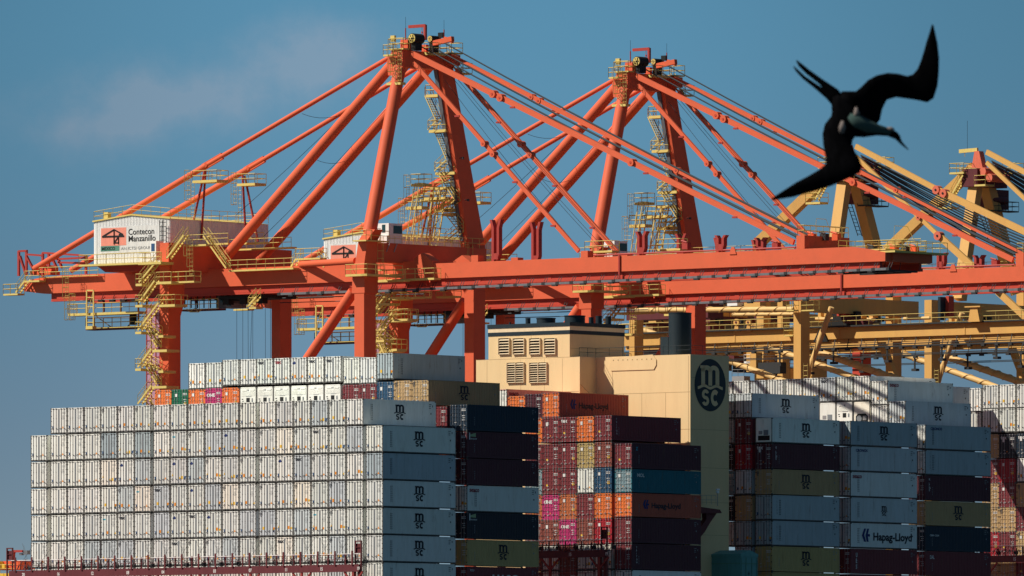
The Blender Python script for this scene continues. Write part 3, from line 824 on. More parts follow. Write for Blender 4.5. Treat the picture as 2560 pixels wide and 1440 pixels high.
SB = [0.0, 2.82, 5.45, 7.95, 10.4, 12.8, 15.2] + [17.85 + 2.44 * i for i in range(6)] + [32.6 + 2.45 * i for i in range(5)]
TB = 13.9
GB = 'containers of the second stack block behind the white wall'
outB = [('N', 'plain', 'blue'), ('D', 'tc', ''), ('D', 'plain', ''), ('V', 'seaco', ''), ('K', 'tc', ''), ('t', 'msc', ''), ('M', 'uasc', '')]
outBl = ['near-black blue container side, topmost of the dark stack right of the front wall',
         'dark maroon container side, second from the top of the stack right of the front wall',
         'plain dark maroon container side directly above the pale one right of the front wall',
         'pale container side with small red lettering, between dark ones right of the front wall',
         'black-looking container side with small white mark, under the pale one',
         'olive container side with a large dark emblem, low beside the front wall',
         'maroon container side cut by the lower picture edge beside the front wall']
for k, (code, side, x) in enumerate(outB):
    container(TB, 0.0, 46.76 - 2.895 * k, 2.85, code, outBl[k], side=side, group=GB)
container(TB, 2.82, 46.6, 2.7, 'M', 'maroon container door end just right of the top grey emblem side', group=GB)
container(TB, 2.82, 43.8, 2.7, 'O', 'orange brown container door end under the maroon one in the shaded slot', group=GB)
def rowB(i, code, h, top, lab, **k): container(TB, SB[i], top, h, code, lab, group=GB, **k)
rowB(2, 'T', 2.72, 49.5, 'tan container with dark emblem on its long side, beside the white top row', side='msc', mark='msc')
rowB(3, 'T', 2.72, 49.52, 'tan container door end, left neighbour of the tan one with a visible side', mark='msc')
rowB(4, 'B', 2.72, 49.45, 'blue container door end under the top right white container', mark='v3')
rowB(5, 'M', 2.72, 49.3, 'maroon container door end touching the blue one', mark='v2')
rowB(6, 'M', 2.72, 49.25, 'maroon container door end next to the row of white cooling units', mark='v1')
for i in range(6):
    container(TB, SB[7 + i], 49.35, 2.72, 'W' if i % 2 else 'c' if i == 5 else 'W', f'white container end with cooling unit and dark square, {NTH[i]} from the right of its row', doors='unit0', mark='msc' if False else None, group='white containers with cooling units in a row')
for i, (code, nm, mk) in enumerate((('O', 'orange', None), ('P', 'magenta', 'one'), ('O', 'orange', None), ('G', 'green', 'v2'), ('O', 'orange', None))):
    lab = ['orange container door end between the magenta one and the white cooling units', 'magenta container with white lettering between two orange ones', 'orange container door end between the green and magenta ones',
           'dark green container door end between two orange ones', 'leftmost orange container, next to the yellow stair tower'][i]
    container(TB, SB[13 + i], 49.35, 2.72, code, lab, mark=mk, group=GB)
# top row
wid = [4, 5, 6] + list(range(7, 16))
mks = {9: 'rtex', 10: 'swirl', 11: 'tex', 8: 'tex'}
for n_, i in enumerate(range(4, 16)):
    top = 52.55 if i == 4 else 52.15 if i in (5, 6) else 52.4 if i < 14 else 52.15
    mk = {7: 'tex', 8: 'tex', 9: 'swirl', 10: 'rtex', 11: 'tex'}.get(i)
    code = {4: 'W', 5: 'V', 6: 'W', 7: 'V', 8: 'W', 14: 'V', 15: 'W'}.get(i, 'V')
    if i == 4:
        container(TB, SB[4], top, 2.9, 'g', 'grey refrigerated container with a long plain side, right end of the topmost row', side='triton', group=GB)
    else:
        container(TB, SB[i], top, 2.9, code, f"{COLORS[code][1]} refrigerated container in the topmost row, {NTH[15 - i]} from its left end", mark=mk, group='topmost row of white containers')

# third block, seen between the wall and the casing
TCc = 41.7
GC = 'containers of the coloured stacks in front of the beige casing'
SCc = [0.0, 2.85, 5.35, 7.85, 10.3, 12.75, 15.2, 17.75]
TOPC = [49.1, 46.35, 43.45, 40.65, 37.85, 35.1, 32.25, 29.45]
outC = [('D', 'zim', 'v1'), ('E', 'mol', None), ('O', 'hapago', None), ('D', 'plain', None), ('D', 'triton', None), ('W', 'plain', None)]
outd = ['M', 'L', 'O', 'M', 'M', 'W']
outCl = ['dark maroon container side, topmost of the stack right below the casing', 'teal container side with small white lettering', 'rust orange container side with dark lettering under the teal one',
         'dark maroon container side under the rust orange one', 'dark maroon container side with vertical white letters near the lower edge', 'white container side cut by the lower edge under the dark maroon ones']
zt = [43.3, 40.45, 37.85, 35.2, 32.35, 29.45]
hh = [2.8, 2.55, 2.6, 2.8, 2.85, 2.8]
def endpaint(r, code):
    """door leaves of another colour than the body"""
    rgb = COLORS[code][0]
    for o in r.children:
        if o.name.startswith('door'): o.color = (*rgb, 1)
for k in range(6):
    r = container(TCc, 0.0, zt[k], hh[k], outC[k][0], outCl[k], side=outC[k][1], mark=outC[k][2], group=GC)
    if k in (0, 1, 3, 4): endpaint(r, outd[k])  # maroon ones: lighter doors, darker body colour standing in for side shade
    if k == 2:
        for o in r.children:
            if o.name.startswith('body'): o.color = (0.50, 0.105, 0.06, 1)  # orange body darkened, the shade of its side put into the colour
# (column, tier, colour, mark, side)
names = {}
CC = [ (1,1,'M','triton',None), (1,2,'m',None,None), (1,3,'B',None,None), (1,4,'O',None,None), (1,5,'R',None,None),(1,6,'c',None,None),
       (2,1,'O',None,None), (2,2,'t',None,None), (2,3,'W',None,None), (2,4,'M',None,None), (2,5,'m',None,None), (2,6,'W',None,None),
       (3,1,'M',None,'tex'), (3,2,'M',None,None), (3,3,'M',None,'box'), (3,4,'o',None,None), (3,5,'P',None,'one'), (3,6,'m',None,None),
       (4,0,'O','hapago',None), (4,1,'M',None,'box'), (4,2,'M',None,None), (4,3,'M',None,None), (4,4,'P',None,'one'), (4,5,'m',None,None), (4,6,'W',None,None),
       (5,0,'D',None,None), (5,1,'O',None,None), (5,2,'M',None,None), (5,3,'L',None,None), (5,4,'o',None,None), (5,5,'m',None,None),
       (6,0,'O',None,None), (7,0,'S','seaco',None), (5,6,'m',None,None), (1,7,'W',None,None), (2,7,'W',None,None), (3,7,'m',None,None), (4,7,'W',None,None), (5,7,'M',None,None)]
for c, k, code, side, mk in CC:
    nm = COLORS[code][1]
    lab = f"{nm} container, {NTH[c]} column left of the corner stack, {['top tier' , 'tier two', 'tier three', 'tier four', 'tier five', 'tier six', 'tier seven', 'lowest tier'][k]} before the casing"
    if c == 7: lab = 'pinkish container with red lettering on its side behind the orange door ends'
    if (c, k) == (4, 0): lab = 'faded red container side with dark lettering right of the pale casing corner'
    top = {(7, 0): 49.6, (4, 0): 49.1, (5, 0): 49.0, (6, 0): 48.8}.get((c, k), TOPC[k] + (0.05 if c == 1 else 0))
    r = container(TCc, SCc[c], top, 2.78, code, lab, side=side, mark=mk, group=GC)
    if (c, k) == (4, 0):
        for o in r.children:
            if o.name.startswith('body'): o.color = (0.42, 0.09, 0.06, 1)  # redder and darker than its orange doors: side shade painted into the body
    if (c, k) == (7, 0): endpaint(r, 'W')

# blocks behind the casing
TE, TF, TG, TI = 66.1, 80.1, 93.6, 121.5
GE = 'containers of the shaded stacks right of the casing'
outE = [('W','msc','unit2'),('D','kline','door'),('T','msc','door'),('g','triton','door'),('g','triton','door'),('t','msc','door'),('t','plain','door')]
lE = ['white container with cooling unit and large emblem right of the casing', 'near-black container side with small vertical letters under the white one', 'dark tan container side with emblem in the stack next to the casing',
      'pale blue-grey container side under the dark tan one', 'pale blue-grey container side, lower of two alike, above the olive one', 'olive container side with emblem near the teal housing', 'olive container side at the lower edge right of the teal housing']
for k, (code, side, d) in enumerate(outE):
    container(TE, 0.0, 46.7 - 2.84 * k, 2.8, code, lE[k], doors=d, side=side, mark='tex' if k == 1 else 'msc' if k == 2 else None, group=GE)
container(TE, 2.85, 49.5, 2.8, 'w', 'blue-grey container with large emblem resting highest beside the casing', side='msc', group=GE)
container(TE, 5.35, 49.5, 2.8, 'g', 'grey container door end squeezed between casing and emblem container', group=GE)
for k, code in enumerate('MRwTgg'):
    container(TE, 2.85, 46.7 - 2.84 * k, 2.8, code, f"{COLORS[code][1]} door end in the dark slot beside the casing, {NTH[k]} below the emblem box", group=GE)
    if k < 5: container(TE, 5.35, 46.7 - 2.84 * k, 2.8, 'gKLKw'[k], f"dim door end hard against the casing edge, {NTH[k]} from the top", group=GE)
outF = [('g','msc'),('w','cronos'),('V','seaco'),('w','mscs'),('V','hapagw'),('M','ues'),('M','plain')]
lF = ['grey container side with emblem, topmost of the middle stack', 'stained white container side with small dark lettering', 'white container side with red lettering in the middle stack', 'off-white container side with a smaller emblem',
      'white container side with big dark lettering and arrow emblem', 'dark maroon container side with large white vertical letters', 'maroon container side at the lower edge of the middle stack']
for k, (code, side) in enumerate(outF):
    container(TF, 0.0, 46.74 - 2.845 * k, 2.8, code, lF[k], side=side, group=GE)
outG = [('g','cronos','W'),('g','triton','W'),('D','kline',''),('T','msc',''),('N','cma',''),('M','dal',''),('M','plain','')]
lG = ['blue-grey container side topmost of the rightmost long stack', 'plain blue-grey container side second in the rightmost long stack', 'near-black maroon container side with vertical letters in the rightmost stack', 'dark tan container side with dim emblem in the rightmost stack',
      'navy container side in the rightmost long stack', 'dark red container side with three white letters near the bottom', 'maroon container side at the very bottom of the rightmost stack']
for k, (code, side, d) in enumerate(outG):
    r = container(TG, 0.0, 46.65 - 2.84 * k, 2.8, code, lG[k], side=side, group=GE)
    if d: endpaint(r, d)  # white doors, greyed bodies: side shade put into the body colour
for k in range(6):    # the second column, hardly seen, carries the shade
    pass
container(TG, 2.9, 49.4, 2.8, 'w', 'white container with emblem and teal corner above the rightmost long stack', side='msc', group=GE)
container(TG, 5.4, 51.75, 2.8, 'W', 'cream white container with red lettering on its long side, upper right', side='seaco', group=GE)
container(TG, 5.4, 48.95, 2.8, 'W', 'white door end directly under the red lettered container', group=GE)
SG = [7.95, 10.4, 12.85, 15.3, 17.75, 20.5, 22.95, 25.4, 27.85, 30.3]
for i, s_ in enumerate(SG):
    container(TG, s_, 52.35 - .02 * i, 2.85, 'WVwVWVwVVW'[i], f"white container of the high row right of the casing, {NTH[i]} from its right end", side='plain' if i == 0 else None,
              mark={2: 'tex', 5: 'rtex' if False else None, 3: 'msc', 8: 'rtex'}.get(i), group='high row of white containers right of the casing')
for i, s_ in enumerate(SG[:5]):
    nm = ['white container end with big black fan opening', 'white container end with slotted cooling unit and dark square', 'white container end with dark machinery recess', 'white door end half hidden behind the emblem container', 'white door end mostly hidden left of the machinery end'][i]
    container(TG, s_, 49.45, 2.85, 'c' if i == 0 else 'W', nm, doors=('unit1', 'unit0', 'unit2', 'door', 'door')[i], group=GE)
container(107.5, 13.8, 51.9, 2.8, 'w', 'pale container side peeking out behind the cream one, upper right', side='plain', group=GE)
SI = [3.8, 6.25, 8.75, 11.2, 13.7, 16.15]
topI = [52.2, 49.45, 46.55, 43.7, 40.9, 38.1, 35.35, 32.55, 29.7]
colI = {3: 'VVTMTTRTM', 2: 'WVKRMTMTW', 4: 'WVTMTTM', 1: 'VWNWTMTMT', 0: 'VWKWMMTWM', 5: 'WV'}
for ci, codes in colI.items():
    for k, code in enumerate(codes):
        if ci == 4 and k > 1: continue
        dz = -.3 if ci >= 4 else 0
        mk = 'tex' if (ci, k) in ((2, 2), (1, 2)) else 'msc' if code in 'WVT' and (ci + k) % 2 else None
        container(TI, SI[ci], topI[k] + dz, 2.8, code, f"{COLORS[code][1]} door end at the right picture edge, tier {9 - k} up, {NTH[5 - ci]} column from left", mark=mk, group='containers stacked at the right picture edge')

# ------------------------------------------------------------------ lashing bridges
def lashing_bridge(name_lab, t, s_hi, s_lo, H, numbers, npost, left_portal=True, rods_s=(), rod_top=2.9, pw=.1, ph=1.45):
    r = shipthing('lashing_bridge', name_lab, 'lashing bridge', t, s_lo, HC + H)
    W = s_hi - s_lo
    b = MB(); b.box((-1.25, -.3, -.78), (-1.0, W + .6, 0.0)); build(b, 'beam', 'ship_beam', r)
    b = MB(); b.box((-.995, -.3, -.1), (.05, W + .6, -.02)); build(b, 'walkway', 'ship_maroon', r)
    for i in range(npost):
        y = .6 + (W - 1.0) * i / (npost - 1)
        b = MB(); b.box((-1.36, y - pw, -.08), (-1.26, y + pw, ph))
        build(b, 'post', 'ship_maroon', r)
        if i < npost - 1:
            b = MB(); b.box((-.98, y + 1.2, 0.02), (-.88, y + 1.2 + pw * 1.6, ph * .85)); build(b, 'post', 'ship_maroon', r)
    b = MB(); b.tube((-1.2, -.2, 1.12), (-1.2, W + .3, 1.12), .035, 5); build(b, 'cable', 'white_paint', r)
    b = MB(); rail(b, [(-1.15, -.2, .1), (-1.15, W + .4, .1)], .9, 1.2, .025); build(b, 'railing', 'ship_maroon', r)
    for txt, px, py in numbers:
        v = q(px, py, t - .36); wordmark('number', txt, 'logo_white', .5, r, (-1.262, v[1] - s_lo + .3, -.6), END_ROT, .03, .8)
    for i, s_ in enumerate(rods_s):
        for a, c in ((.25, 1.9), (2.1, .5), (.45, 2.1)):
            b = MB(); b.tube((-.9, s_ - s_lo + a, .2), (-.12, s_ - s_lo + c, rod_top + (.1 if a == .45 else -.1)), .016, 4); build(b, 'lashing_rod', 'dark_steel', r)
        b = MB()
        for k in range(5):
            y = s_ - s_lo + .3 + .45 * k; b.beam((-.95, y, .15), (-.7, y + rnd.uniform(-.4, .4), .15 + rnd.uniform(.3, .8)), .07, .07)
        b.box((-.8, s_ - s_lo + .2, .1), (-.6, s_ - s_lo + .7, .5)); build(b, 'turnbuckle', 'dark_steel', r)
    # frames below
    for i in range(0, npost, 3):
        y = .6 + (W - 1.0) * i / (npost - 1)
        b = MB(); b.box((-1.2, y - .15, -9), (-1.02, y + .15, -.782)); b.beam((-1.1, y, -2.1), (-1.1, y - 1.3, -.8), .15, .18); b.beam((-1.1, y, -2.1), (-1.1, y + 1.3, -.8), .15, .18)
        build(b, 'pillar', 'ship_red', r)
    b = MB(); b.box((-1.1, -.2, -3.1), (-.3, W + .5, -3.0)); rail(b, [(-1.1, -.2, -3.0), (-1.1, W + .5, -3.0)], 1.0, 1.4, .025); build(b, 'lower_walkway', 'ship_red', r)
    # end tower
    for y in ((-.5, W + .2) if left_portal else (-.5,)):
        b = MB(); 
        for yy in (y, y + .8): b.box((-1.1, yy, -9), (-.95, yy + .12, 2.5)); 
        b.box((-1.1, y, 2.4), (-.95, y + .9, 2.52)); b.box((-1.0, y + .3, -9), (-.6, y + .6, -.2))
        for z in (.6, 1.2, 1.8): b.box((-1.06, y, z), (-1.0, y + .9, z + .06))
        b.box((-.95, y + .12, 1.25), (-.9, y + .8, 2.2))
        build(b, 'end_tower', ['ship_maroon'], r)
    return r
lashing_bridge('maroon lashing bridge with white numbers below the front wall', -1.6, 50.6, 1.2, 29.3,
    [('20', 74, 1436), ('16', 161, 1434), ('12', 246, 1432), ('08', 335, 1430), ('04', 423, 1428), ('03', 552, 1425), ('07', 641, 1423), ('11', 731, 1421), ('15', 819, 1420), ('19', 911, 1418)],
    21, True, [s for s in SA_])
lashing_bridge('maroon lashing bridge with white numbers before the coloured stacks', 39.9, 16.5, 1.6, 31.6,
    [('15', 1440, 1371), ('19', 1531, 1370)], 7, False, SCc[:6], 2.6, .06, 1.0)
lashing_bridge('maroon lashing bridge at the right picture edge', 119.6, 16.0, 2.0, 32.5, [('15', 2550, 1403)], 6, False, SI[:4], 2.6, .06, 1.0)

# ------------------------------------------------------------------ bird, about 107 m from the camera
BD = 107.0
def bp_(px, py, d=0.0): 
    Y = BD + d; return Vector(((px - 1280) / F_PX * Y, Y, HC + (YH - py) / F_PX * Y))
bird = thing('frigatebird', 'black frigatebird in flight seen out of focus at upper right', 'bird', bp_(2120, 290))
b0 = bp_(2120, 290)
def loft(b, secs, n=10):
    """secs: (px, py, depth, half width in px, half thickness in m) along the limb"""
    rings = []
    for i, (x, y, d, hw, th) in enumerate(secs):
        p = secs[max(0, i - 1)]; q_ = secs[min(len(secs) - 1, i + 1)]
        dx, dy = q_[0] - p[0], q_[1] - p[1]; l = math.hypot(dx, dy) or 1; nx, ny = -dy / l, dx / l
        ring = []
        for k in range(n):
            a = 2 * math.pi * k / n
            ring.append(bp_(x + nx * hw * math.cos(a), y + ny * hw * math.cos(a), d) + Vector((0, th * math.sin(a), 0)) - b0)
        rings.append(ring)
    vs = [v for r_ in rings for v in r_]; fs = []
    for i in range(len(rings) - 1):
        for k in range(n): fs.append((i * n + k, i * n + (k + 1) % n, (i + 1) * n + (k + 1) % n, (i + 1) * n + k))
    fs.append(tuple(range(n - 1, -1, -1))); fs.append(tuple((len(rings) - 1) * n + k for k in range(n)))
    b.add(vs, fs, True)
b = MB()
def section_wing(pairs, th0, th1):
    # leading / trailing edge points (px, py) with depth; the limb is a thin lens between them
    rings = []; n_ = len(pairs)
    for i, (xa, ya, xb, yb, d) in enumerate(pairs):
        th = th0 + (th1 - th0) * i / (n_ - 1); ring = []
        for k in range(12):
            a_ = 2 * math.pi * k / 12; f_ = .5 + .5 * math.cos(a_)
            ring.append(bp_(xa + (xb - xa) * f_, ya + (yb - ya) * f_, d) + Vector((0, th * math.sin(a_), 0)) - b0)
        rings.append(ring)
    vs = [v for r_ in rings for v in r_]; fs = []
    for i in range(n_ - 1):
        for k in range(12): fs.append((i * 12 + k, i * 12 + (k + 1) % 12, (i + 1) * 12 + (k + 1) % 12, (i + 1) * 12 + k))
    fs.append(tuple(range(11, -1, -1))); fs.append(tuple((n_ - 1) * 12 + k for k in range(12)))
    b.add(vs, fs, True)
loft(b, [(2088, 240, 0, 10, .04), (2100, 262, 0, 24, .07), (2114, 290, 0, 34, .1), (2136, 312, 0, 34, .1), (2165, 320, 0, 24, .075), (2195, 325, 0, 14, .045), (2222, 331, 0, 10, .03), (2238, 338, 0, 9.5, .03), (2248, 346, 0, 6, .02)], 14)
# wing towards the upper right
section_wing([(2104, 228, 2090, 300, 0), (2140, 228, 2128, 318, .03), (2152, 218, 2190, 312, .07), (2170, 200, 2200, 300, .12), (2192, 188, 2206, 272, .17), (2220, 182, 2217, 250, .22), (2245, 184, 2240, 243, .25), (2268, 190, 2290, 250, .27),
              (2282, 186, 2318, 256, .28), (2294, 172, 2334, 246, .27), (2302, 152, 2344, 215, .25), (2309, 130, 2347, 185, .22), (2315, 108, 2348, 145, .18), (2324, 80, 2344, 108, .14), (2330, 60, 2334, 64, .1)], .05, .008)
# wing towards the lower left
section_wing([(2082, 262, 2150, 300, 0), (2078, 290, 2142, 335, -.03), (2062, 310, 2132, 350, -.06), (2056, 335, 2130, 362, -.1), (2058, 362, 2136, 378, -.13), (2064, 395, 2147, 392, -.17), (2064, 410, 2154, 415, -.2), (2048, 424, 2150, 432, -.21),
              (2020, 440, 2120, 446, -.22), (1990, 456, 2080, 464, -.22), (1965, 472, 2030, 480, -.2), (1942, 487, 1985, 492, -.17), (1927, 498, 1932, 501, -.15)], .05, .008)
# forked tail
loft(b, [(2108, 262, 0, 16, .04), (2085, 232, 0, 13, .025), (2052, 204, 0, 7.5, .014), (2020, 180, 0, 6.5, .012), (2000, 162, 0, 5, .01), (1991, 151, 0, 1.5, .006)], 8)
loft(b, [(2102, 268, 0, 14, .04), (2072, 240, 0, 9, .02), (2040, 216, 0, 6, .012), (2010, 194, 0, 4.5, .01), (1992, 176, 0, 3.5, .008), (1984, 166, 0, 1.2, .006)], 8)
build(b, 'body', 'bird_black', bird)
b = MB(); loft(b, [(2244, 344, 0, 7, .02), (2252, 356, 0, 4, .012), (2262, 366, 0, 2.6, .01), (2271, 374, 0, 1.2, .005)], 8)
build(b, 'beak', 'bird_beak', bird)
b = MB(); loft(b, [(2122, 290, -.06, 10, .05), (2142, 304, -.075, 18, .06), (2172, 317, -.06, 16, .045), (2205, 325, -.035, 9, .02), (2228, 331, -.025, 6, .012)], 10)
build(b, 'throat', 'bird_throat', bird)
b = MB(); loft(b, [(2140, 268, -.09, 3, .01), (2142, 282, -.1, 8, .02), (2138, 292, -.1, 4, .01)], 8); loft(b, [(2106, 302, -.1, 3, .01), (2106, 318, -.12, 9, .02), (2104, 334, -.1, 6, .01)], 8)
loft(b, [(2218, 320, -.03, 3, .01), (2228, 322, -.03, 5, .012), (2236, 326, -.03, 3, .01)], 8)
build(b, 'axillary_patch', 'bird_white', bird)
# ------------------------------------------------------------------ ship-to-shore cranes
Z = lambda a: Vector(a)
def copy_tree(o, parent=None):
    c = o.copy(); COL.objects.link(c)
    if parent is not None:
        c.parent = parent; c.matrix_parent_inverse = o.matrix_parent_inverse.copy()
    for ch in list(o.children): copy_tree(ch, c)
    return c
def loft4(b, secs):
    """column of quads: each section is four corner points"""
    vs = [Vector(p) for s_ in secs for p in s_]; fs = [(3, 2, 1, 0)]
    for i in range(len(secs) - 1):
        for k in range(4): fs.append((i * 4 + k, i * 4 + (k + 1) % 4, (i + 1) * 4 + (k + 1) % 4, (i + 1) * 4 + k))
    n = (len(secs) - 1) * 4; fs.append((n, n + 1, n + 2, n + 3)); return b.add(vs, fs)

T0, LEGSP = 63.5, 19.4
tcn = T0 + LEGSP / 2
N, FP = T0 - 1.0, T0 + LEGSP - 1.0
GN, GFar = tcn - 4.05, tcn + 2.95
OT, OS = T0, 57.0
def P(px, py, t):
    v = q(px, py, t); return Vector((v[0] - OT, v[1] - OS, v[2]))
def PS(px, py, s):
    v = qs(px, py, s); return Vector((v[0] - OT, v[1] - OS, v[2]))
def sloc(px, t): return q(px, 700, t)[1] - OS
def make_crane():
    root = thing('gantry_crane', 'orange ship-to-shore crane nearest the left, with white machine house and its sign in full view', 'crane', fw(OT, OS, 0), ROTZ, 'orange ship-to-shore cranes')
    O, RD_, Y, RP = 'crane_orange', 'crane_red', 'rail_yellow', 'rope'
    def lt(t): return t - OT
    # --- legs
    def leg(t, xl, xr, ytop, d=2.05):
        b = MB(); sa, sb = sloc(xr, t), sloc(xl, t); zt_ = P(xl, ytop, t).z
        b.box((lt(t), sa, 2.6), (lt(t) + d, sb, zt_)); return b, sa, sb
    b, sa, sb = leg(N, 886, 910, 735)
    secs = []
    for y, xl, xr, da, db in ((735, 886, 910, 0, 2.05), (733, 880, 912, -.05, 2.3), (664, 883, 911, -.05, 2.3), (657, 888, 911, 0, 2.1), (600, 895, 917, .1, 1.9), (574, 911, 934, .25, 1.6)):
        p1, p2 = P(xl, y, N), P(xr, y, N)
        zc = p1.z
        secs.append([(lt(N) + da, p2.y, zc), (lt(N) + db, p2.y, zc), (lt(N) + db, p1.y, zc), (lt(N) + da, p1.y, zc)])
    loft4(b, secs)
    build(b, 'leg', O, root)
    b, *_ = leg(FP, 1161, 1184, 612); build(b, 'leg', O, root)
    b, *_ = leg(N, 400, 421, 790, 2.1); 
    sa_, sb_ = sloc(421, N), sloc(400, N); z1, z2 = P(410, 790, N).z, P(410, 607, N).z
    loft4(b, [[(lt(N), sa_, z1), (lt(N) + 2.1, sa_, z1), (lt(N) + 2.1, sb_, z1), (lt(N), sb_, z1)],
              [(lt(N) - .02, sa_ - .05, z1 + 1.6), (lt(N) + 2.7, sa_ - .05, z1 + 1.6), (lt(N) + 2.7, sb_, z1 + 1.6), (lt(N) - .02, sb_, z1 + 1.6)],
              [(lt(N) - .02, sa_ - .05, z2), (lt(N) + 2.7, sa_ - .05, z2), (lt(N) + 2.7, sb_, z2), (lt(N) - .02, sb_, z2)]])
    build(b, 'leg', O, root)
    b, *_ = leg(FP, 679, 700, 640); build(b, 'leg', O, root)
    sL0, sL1 = sa_, sb_
    sW0, sW1 = sloc(910, N), sloc(888, N)
    # cross beams between the near and the far legs
    b = MB(); zt_, zb_ = P(421, 609, N).z, P(421, 676, N).z
    b.box((lt(N) + .3, sL0 - .25, zb_), (lt(FP) + 1.9, sL1 + .25, zt_)); build(b, 'cross_beam', O, root)
    b = MB(); zt_, zb_ = P(940, 603, N).z, P(940, 652, N).z
    b.box((lt(N) + 1.9, sW0 - .1, zb_), (lt(FP) + 2.0, sW1 + .1, zt_)); build(b, 'cross_beam', O, root)
    zwt = zt_
    # lower portal beams, hidden behind the ship but part of the gantry
    for t_ in (N, FP):
        b = MB(); b.box((lt(t_) + .3, sW1, 14), (lt(t_) + 1.8, sL0, 16.5)); build(b, 'portal_beam', O, root)
    for s_ in (sW0, sL0):
        b = MB(); b.box((lt(N) + 2.1, s_, 5), (lt(FP), s_ + 1.3, 7)); build(b, 'sill_beam', O, root)
    # --- tubular tower columns and braces
    top_n = P(1004, 146, tcn - 3.5); top_f = P(1108, 165, tcn + 3.5)
    b = MB(); b.tube(P(924, 580, T0), top_n, .80, 20, .70); build(b, 'tower_column', O, root)
    b = MB(); fb = P(1181, 612, T0 + LEGSP); b.beam(fb, top_f, 1.25, 2.75, (1, 0, 0), 1.1, 2.0)
    build(b, 'tower_column', O, root)
    b = MB(); b.beam(fb + Vector((-1.5, .25, .4)), top_f + Vector((-1.12, .25, 0)), .5, .24, (1, 0, 0)); build(b, 'cable_duct', 'tray_grey', root)
    for xa, ya, xb, yb, t_ in ((994, 146, 560, 648, tcn - 3.5), (1078, 160, 650, 650, tcn + 3.5)):
        b = MB(); b.tube(P(xa, ya, t_), P(xb, yb, t_), .62, 18); build(b, 'back_brace', O, root)
    # --- back stays
    for (xa, ya), (xm, ym), (xb, yb), t_ in (((985, 137), (517, 413), (86, 672), tcn - 3.5), ((1062, 158), (622, 421), (178, 676), tcn + 3.5)):
        b = MB(); A_, M_, B_ = P(xa, ya, t_), P(xm, ym, t_), P(xb, yb, t_)
        b.tube(A_, M_, .27, 12); b.tube(M_, B_, .35, 12); build(b, 'back_stay', O, root)
        b = MB(); d = (A_ - M_).normalized(); b.beam(M_ - d * .6, M_ + d * 2.6, .3, .75); b.tube(M_ + Vector((-.3, 0, 0)), M_ + Vector((.3, 0, 0)), .25, 10)
        build(b, 'stay_joint', O, root)
    for xs_, t_ in (((512, 425, 478, 580), tcn - 3.7), ((514, 425, 503, 600), tcn - 3.3), ((606, 432, 613, 565), tcn + 3.3), ((612, 440, 645, 604), tcn + 3.7)):
        b = MB(); b.tube(P(xs_[0], xs_[1], t_), P(xs_[2], xs_[3], t_), .13, 8); build(b, 'stay_post', 'crane_rope_red', root)
    # --- girders (fixed part) and boom
    zg0 = P(600, 715, GN).z; zg1 = zg0 + 2.05
    zb1 = P(1230, 653, GN).z; zb0 = P(1230, 691, GN).z
    s_end, s_h = sloc(60, GN), sloc(1062, GN)
    s_bt, s_b1 = sloc(2213, GN), sloc(2130, GN)
    for t_ in (GN, GFar):
        b = MB(); x = lt(t_)
        b.prism([(x, s_h, zg0), (x, s_h, zg1), (x, s_end - 6, zg1), (x, s_end - 2, zg1 - .25), (x, s_end, zg1 - .55), (x, s_end, zg0 + .35), (x, s_end - 3, zg0)], (1.1, 0, 0))
        build(b, 'girder', O, root)
        b = MB(); b.box((x + .35, s_h, zg0 - .75), (x + .75, s_end - 4, zg0 - .02)); b.box((x + .3, s_h, zg0 - .95), (x + 1.0, s_end - 4, zg0 - .77)); build(b, 'trolley_rail', RD_, root)
        b = MB(); 
        b.prism([(x, s_h - .35, zb0), (x, s_h - .35, zb1), (x, s_b1, zb1), (x, s_bt, zb1 - .75), (x, s_bt, zb0)], (1.1, 0, 0))
        build(b, 'boom', O, root)
        b = MB(); b.box((x + .35, s_bt + 1, zb0 - .62), (x + .75, s_h - .5, zb0 - .02)); b.box((x + .25, s_bt + 1, zb0 - .84), (x + 1.0, s_h - .5, zb0 - .5))
        for k in range(12):
            yy = s_h - 2 - k * 5.2
            b.prism([(x + .3, yy, zb0 - .02), (x + .3, yy - 1.0, zb0 - .02), (x + .3, yy - .8, zb0 - .5), (x + .3, yy - .2, zb0 - .5)], (.04, 0, 0))
        build(b, 'trolley_rail', 'crane_red', root)
        b = MB(); b.prism([(x - .12, s_h - 1.5, zb0 - .3), (x - .12, s_h + 1.0, zg0 + .1), (x - .12, s_h + 1.6, zg1 + .25), (x - .12, s_h + .3, zg1 + .9), (x - .12, s_h - 1.2, zb1 + .3)], (1.35, 0, 0))
        build(b, 'hinge', O, root)
    # ties over and between the boom halves
    b = MB(); b.box((lt(GN) + 1.1, s_bt - .25, zb0 + .05), (lt(GFar) + 1.1, s_bt + .8, zb1 - .7)); build(b, 'end_tie', O, root)
    s_c = sloc(1991, GN); zc1 = P(1991, 589, GN).z
    b = MB(); b.box((lt(GN), s_c - 1.15, zb1 + .003), (lt(GFar) + 1.0, s_c, zc1)); build(b, 'boom_tie', O, root)
    for px_ in (1452, 1178):
        sc_ = sloc(px_, GN); b = MB(); b.box((lt(GN), sc_ - 1.0, zb1 + .003), (lt(GN) + 1.0, sc_, zb1 + .75)); build(b, 'stay_bracket', O, root); b = MB(); b.box((lt(GFar), sc_ - 1.0, zb1 + .003), (lt(GFar) + 1, sc_, zb1 + .75)); build(b, 'stay_bracket', O, root)
    for px_, x_ in ((200, 0), (640, 0)):
        sc_ = sloc(px_, GN); b = MB(); b.box((lt(GN) + 1.1, sc_ - .8, zg0 + .2), (lt(GFar), sc_, zg1 - .3)); build(b, 'girder_tie', O, root)
    # horizontal tie tube from near leg to girder
    b = MB(); b.tube(P(752, 661, GN + .2), P(890, 652, T0 - .3), .38, 14); build(b, 'tie_tube', O, root)
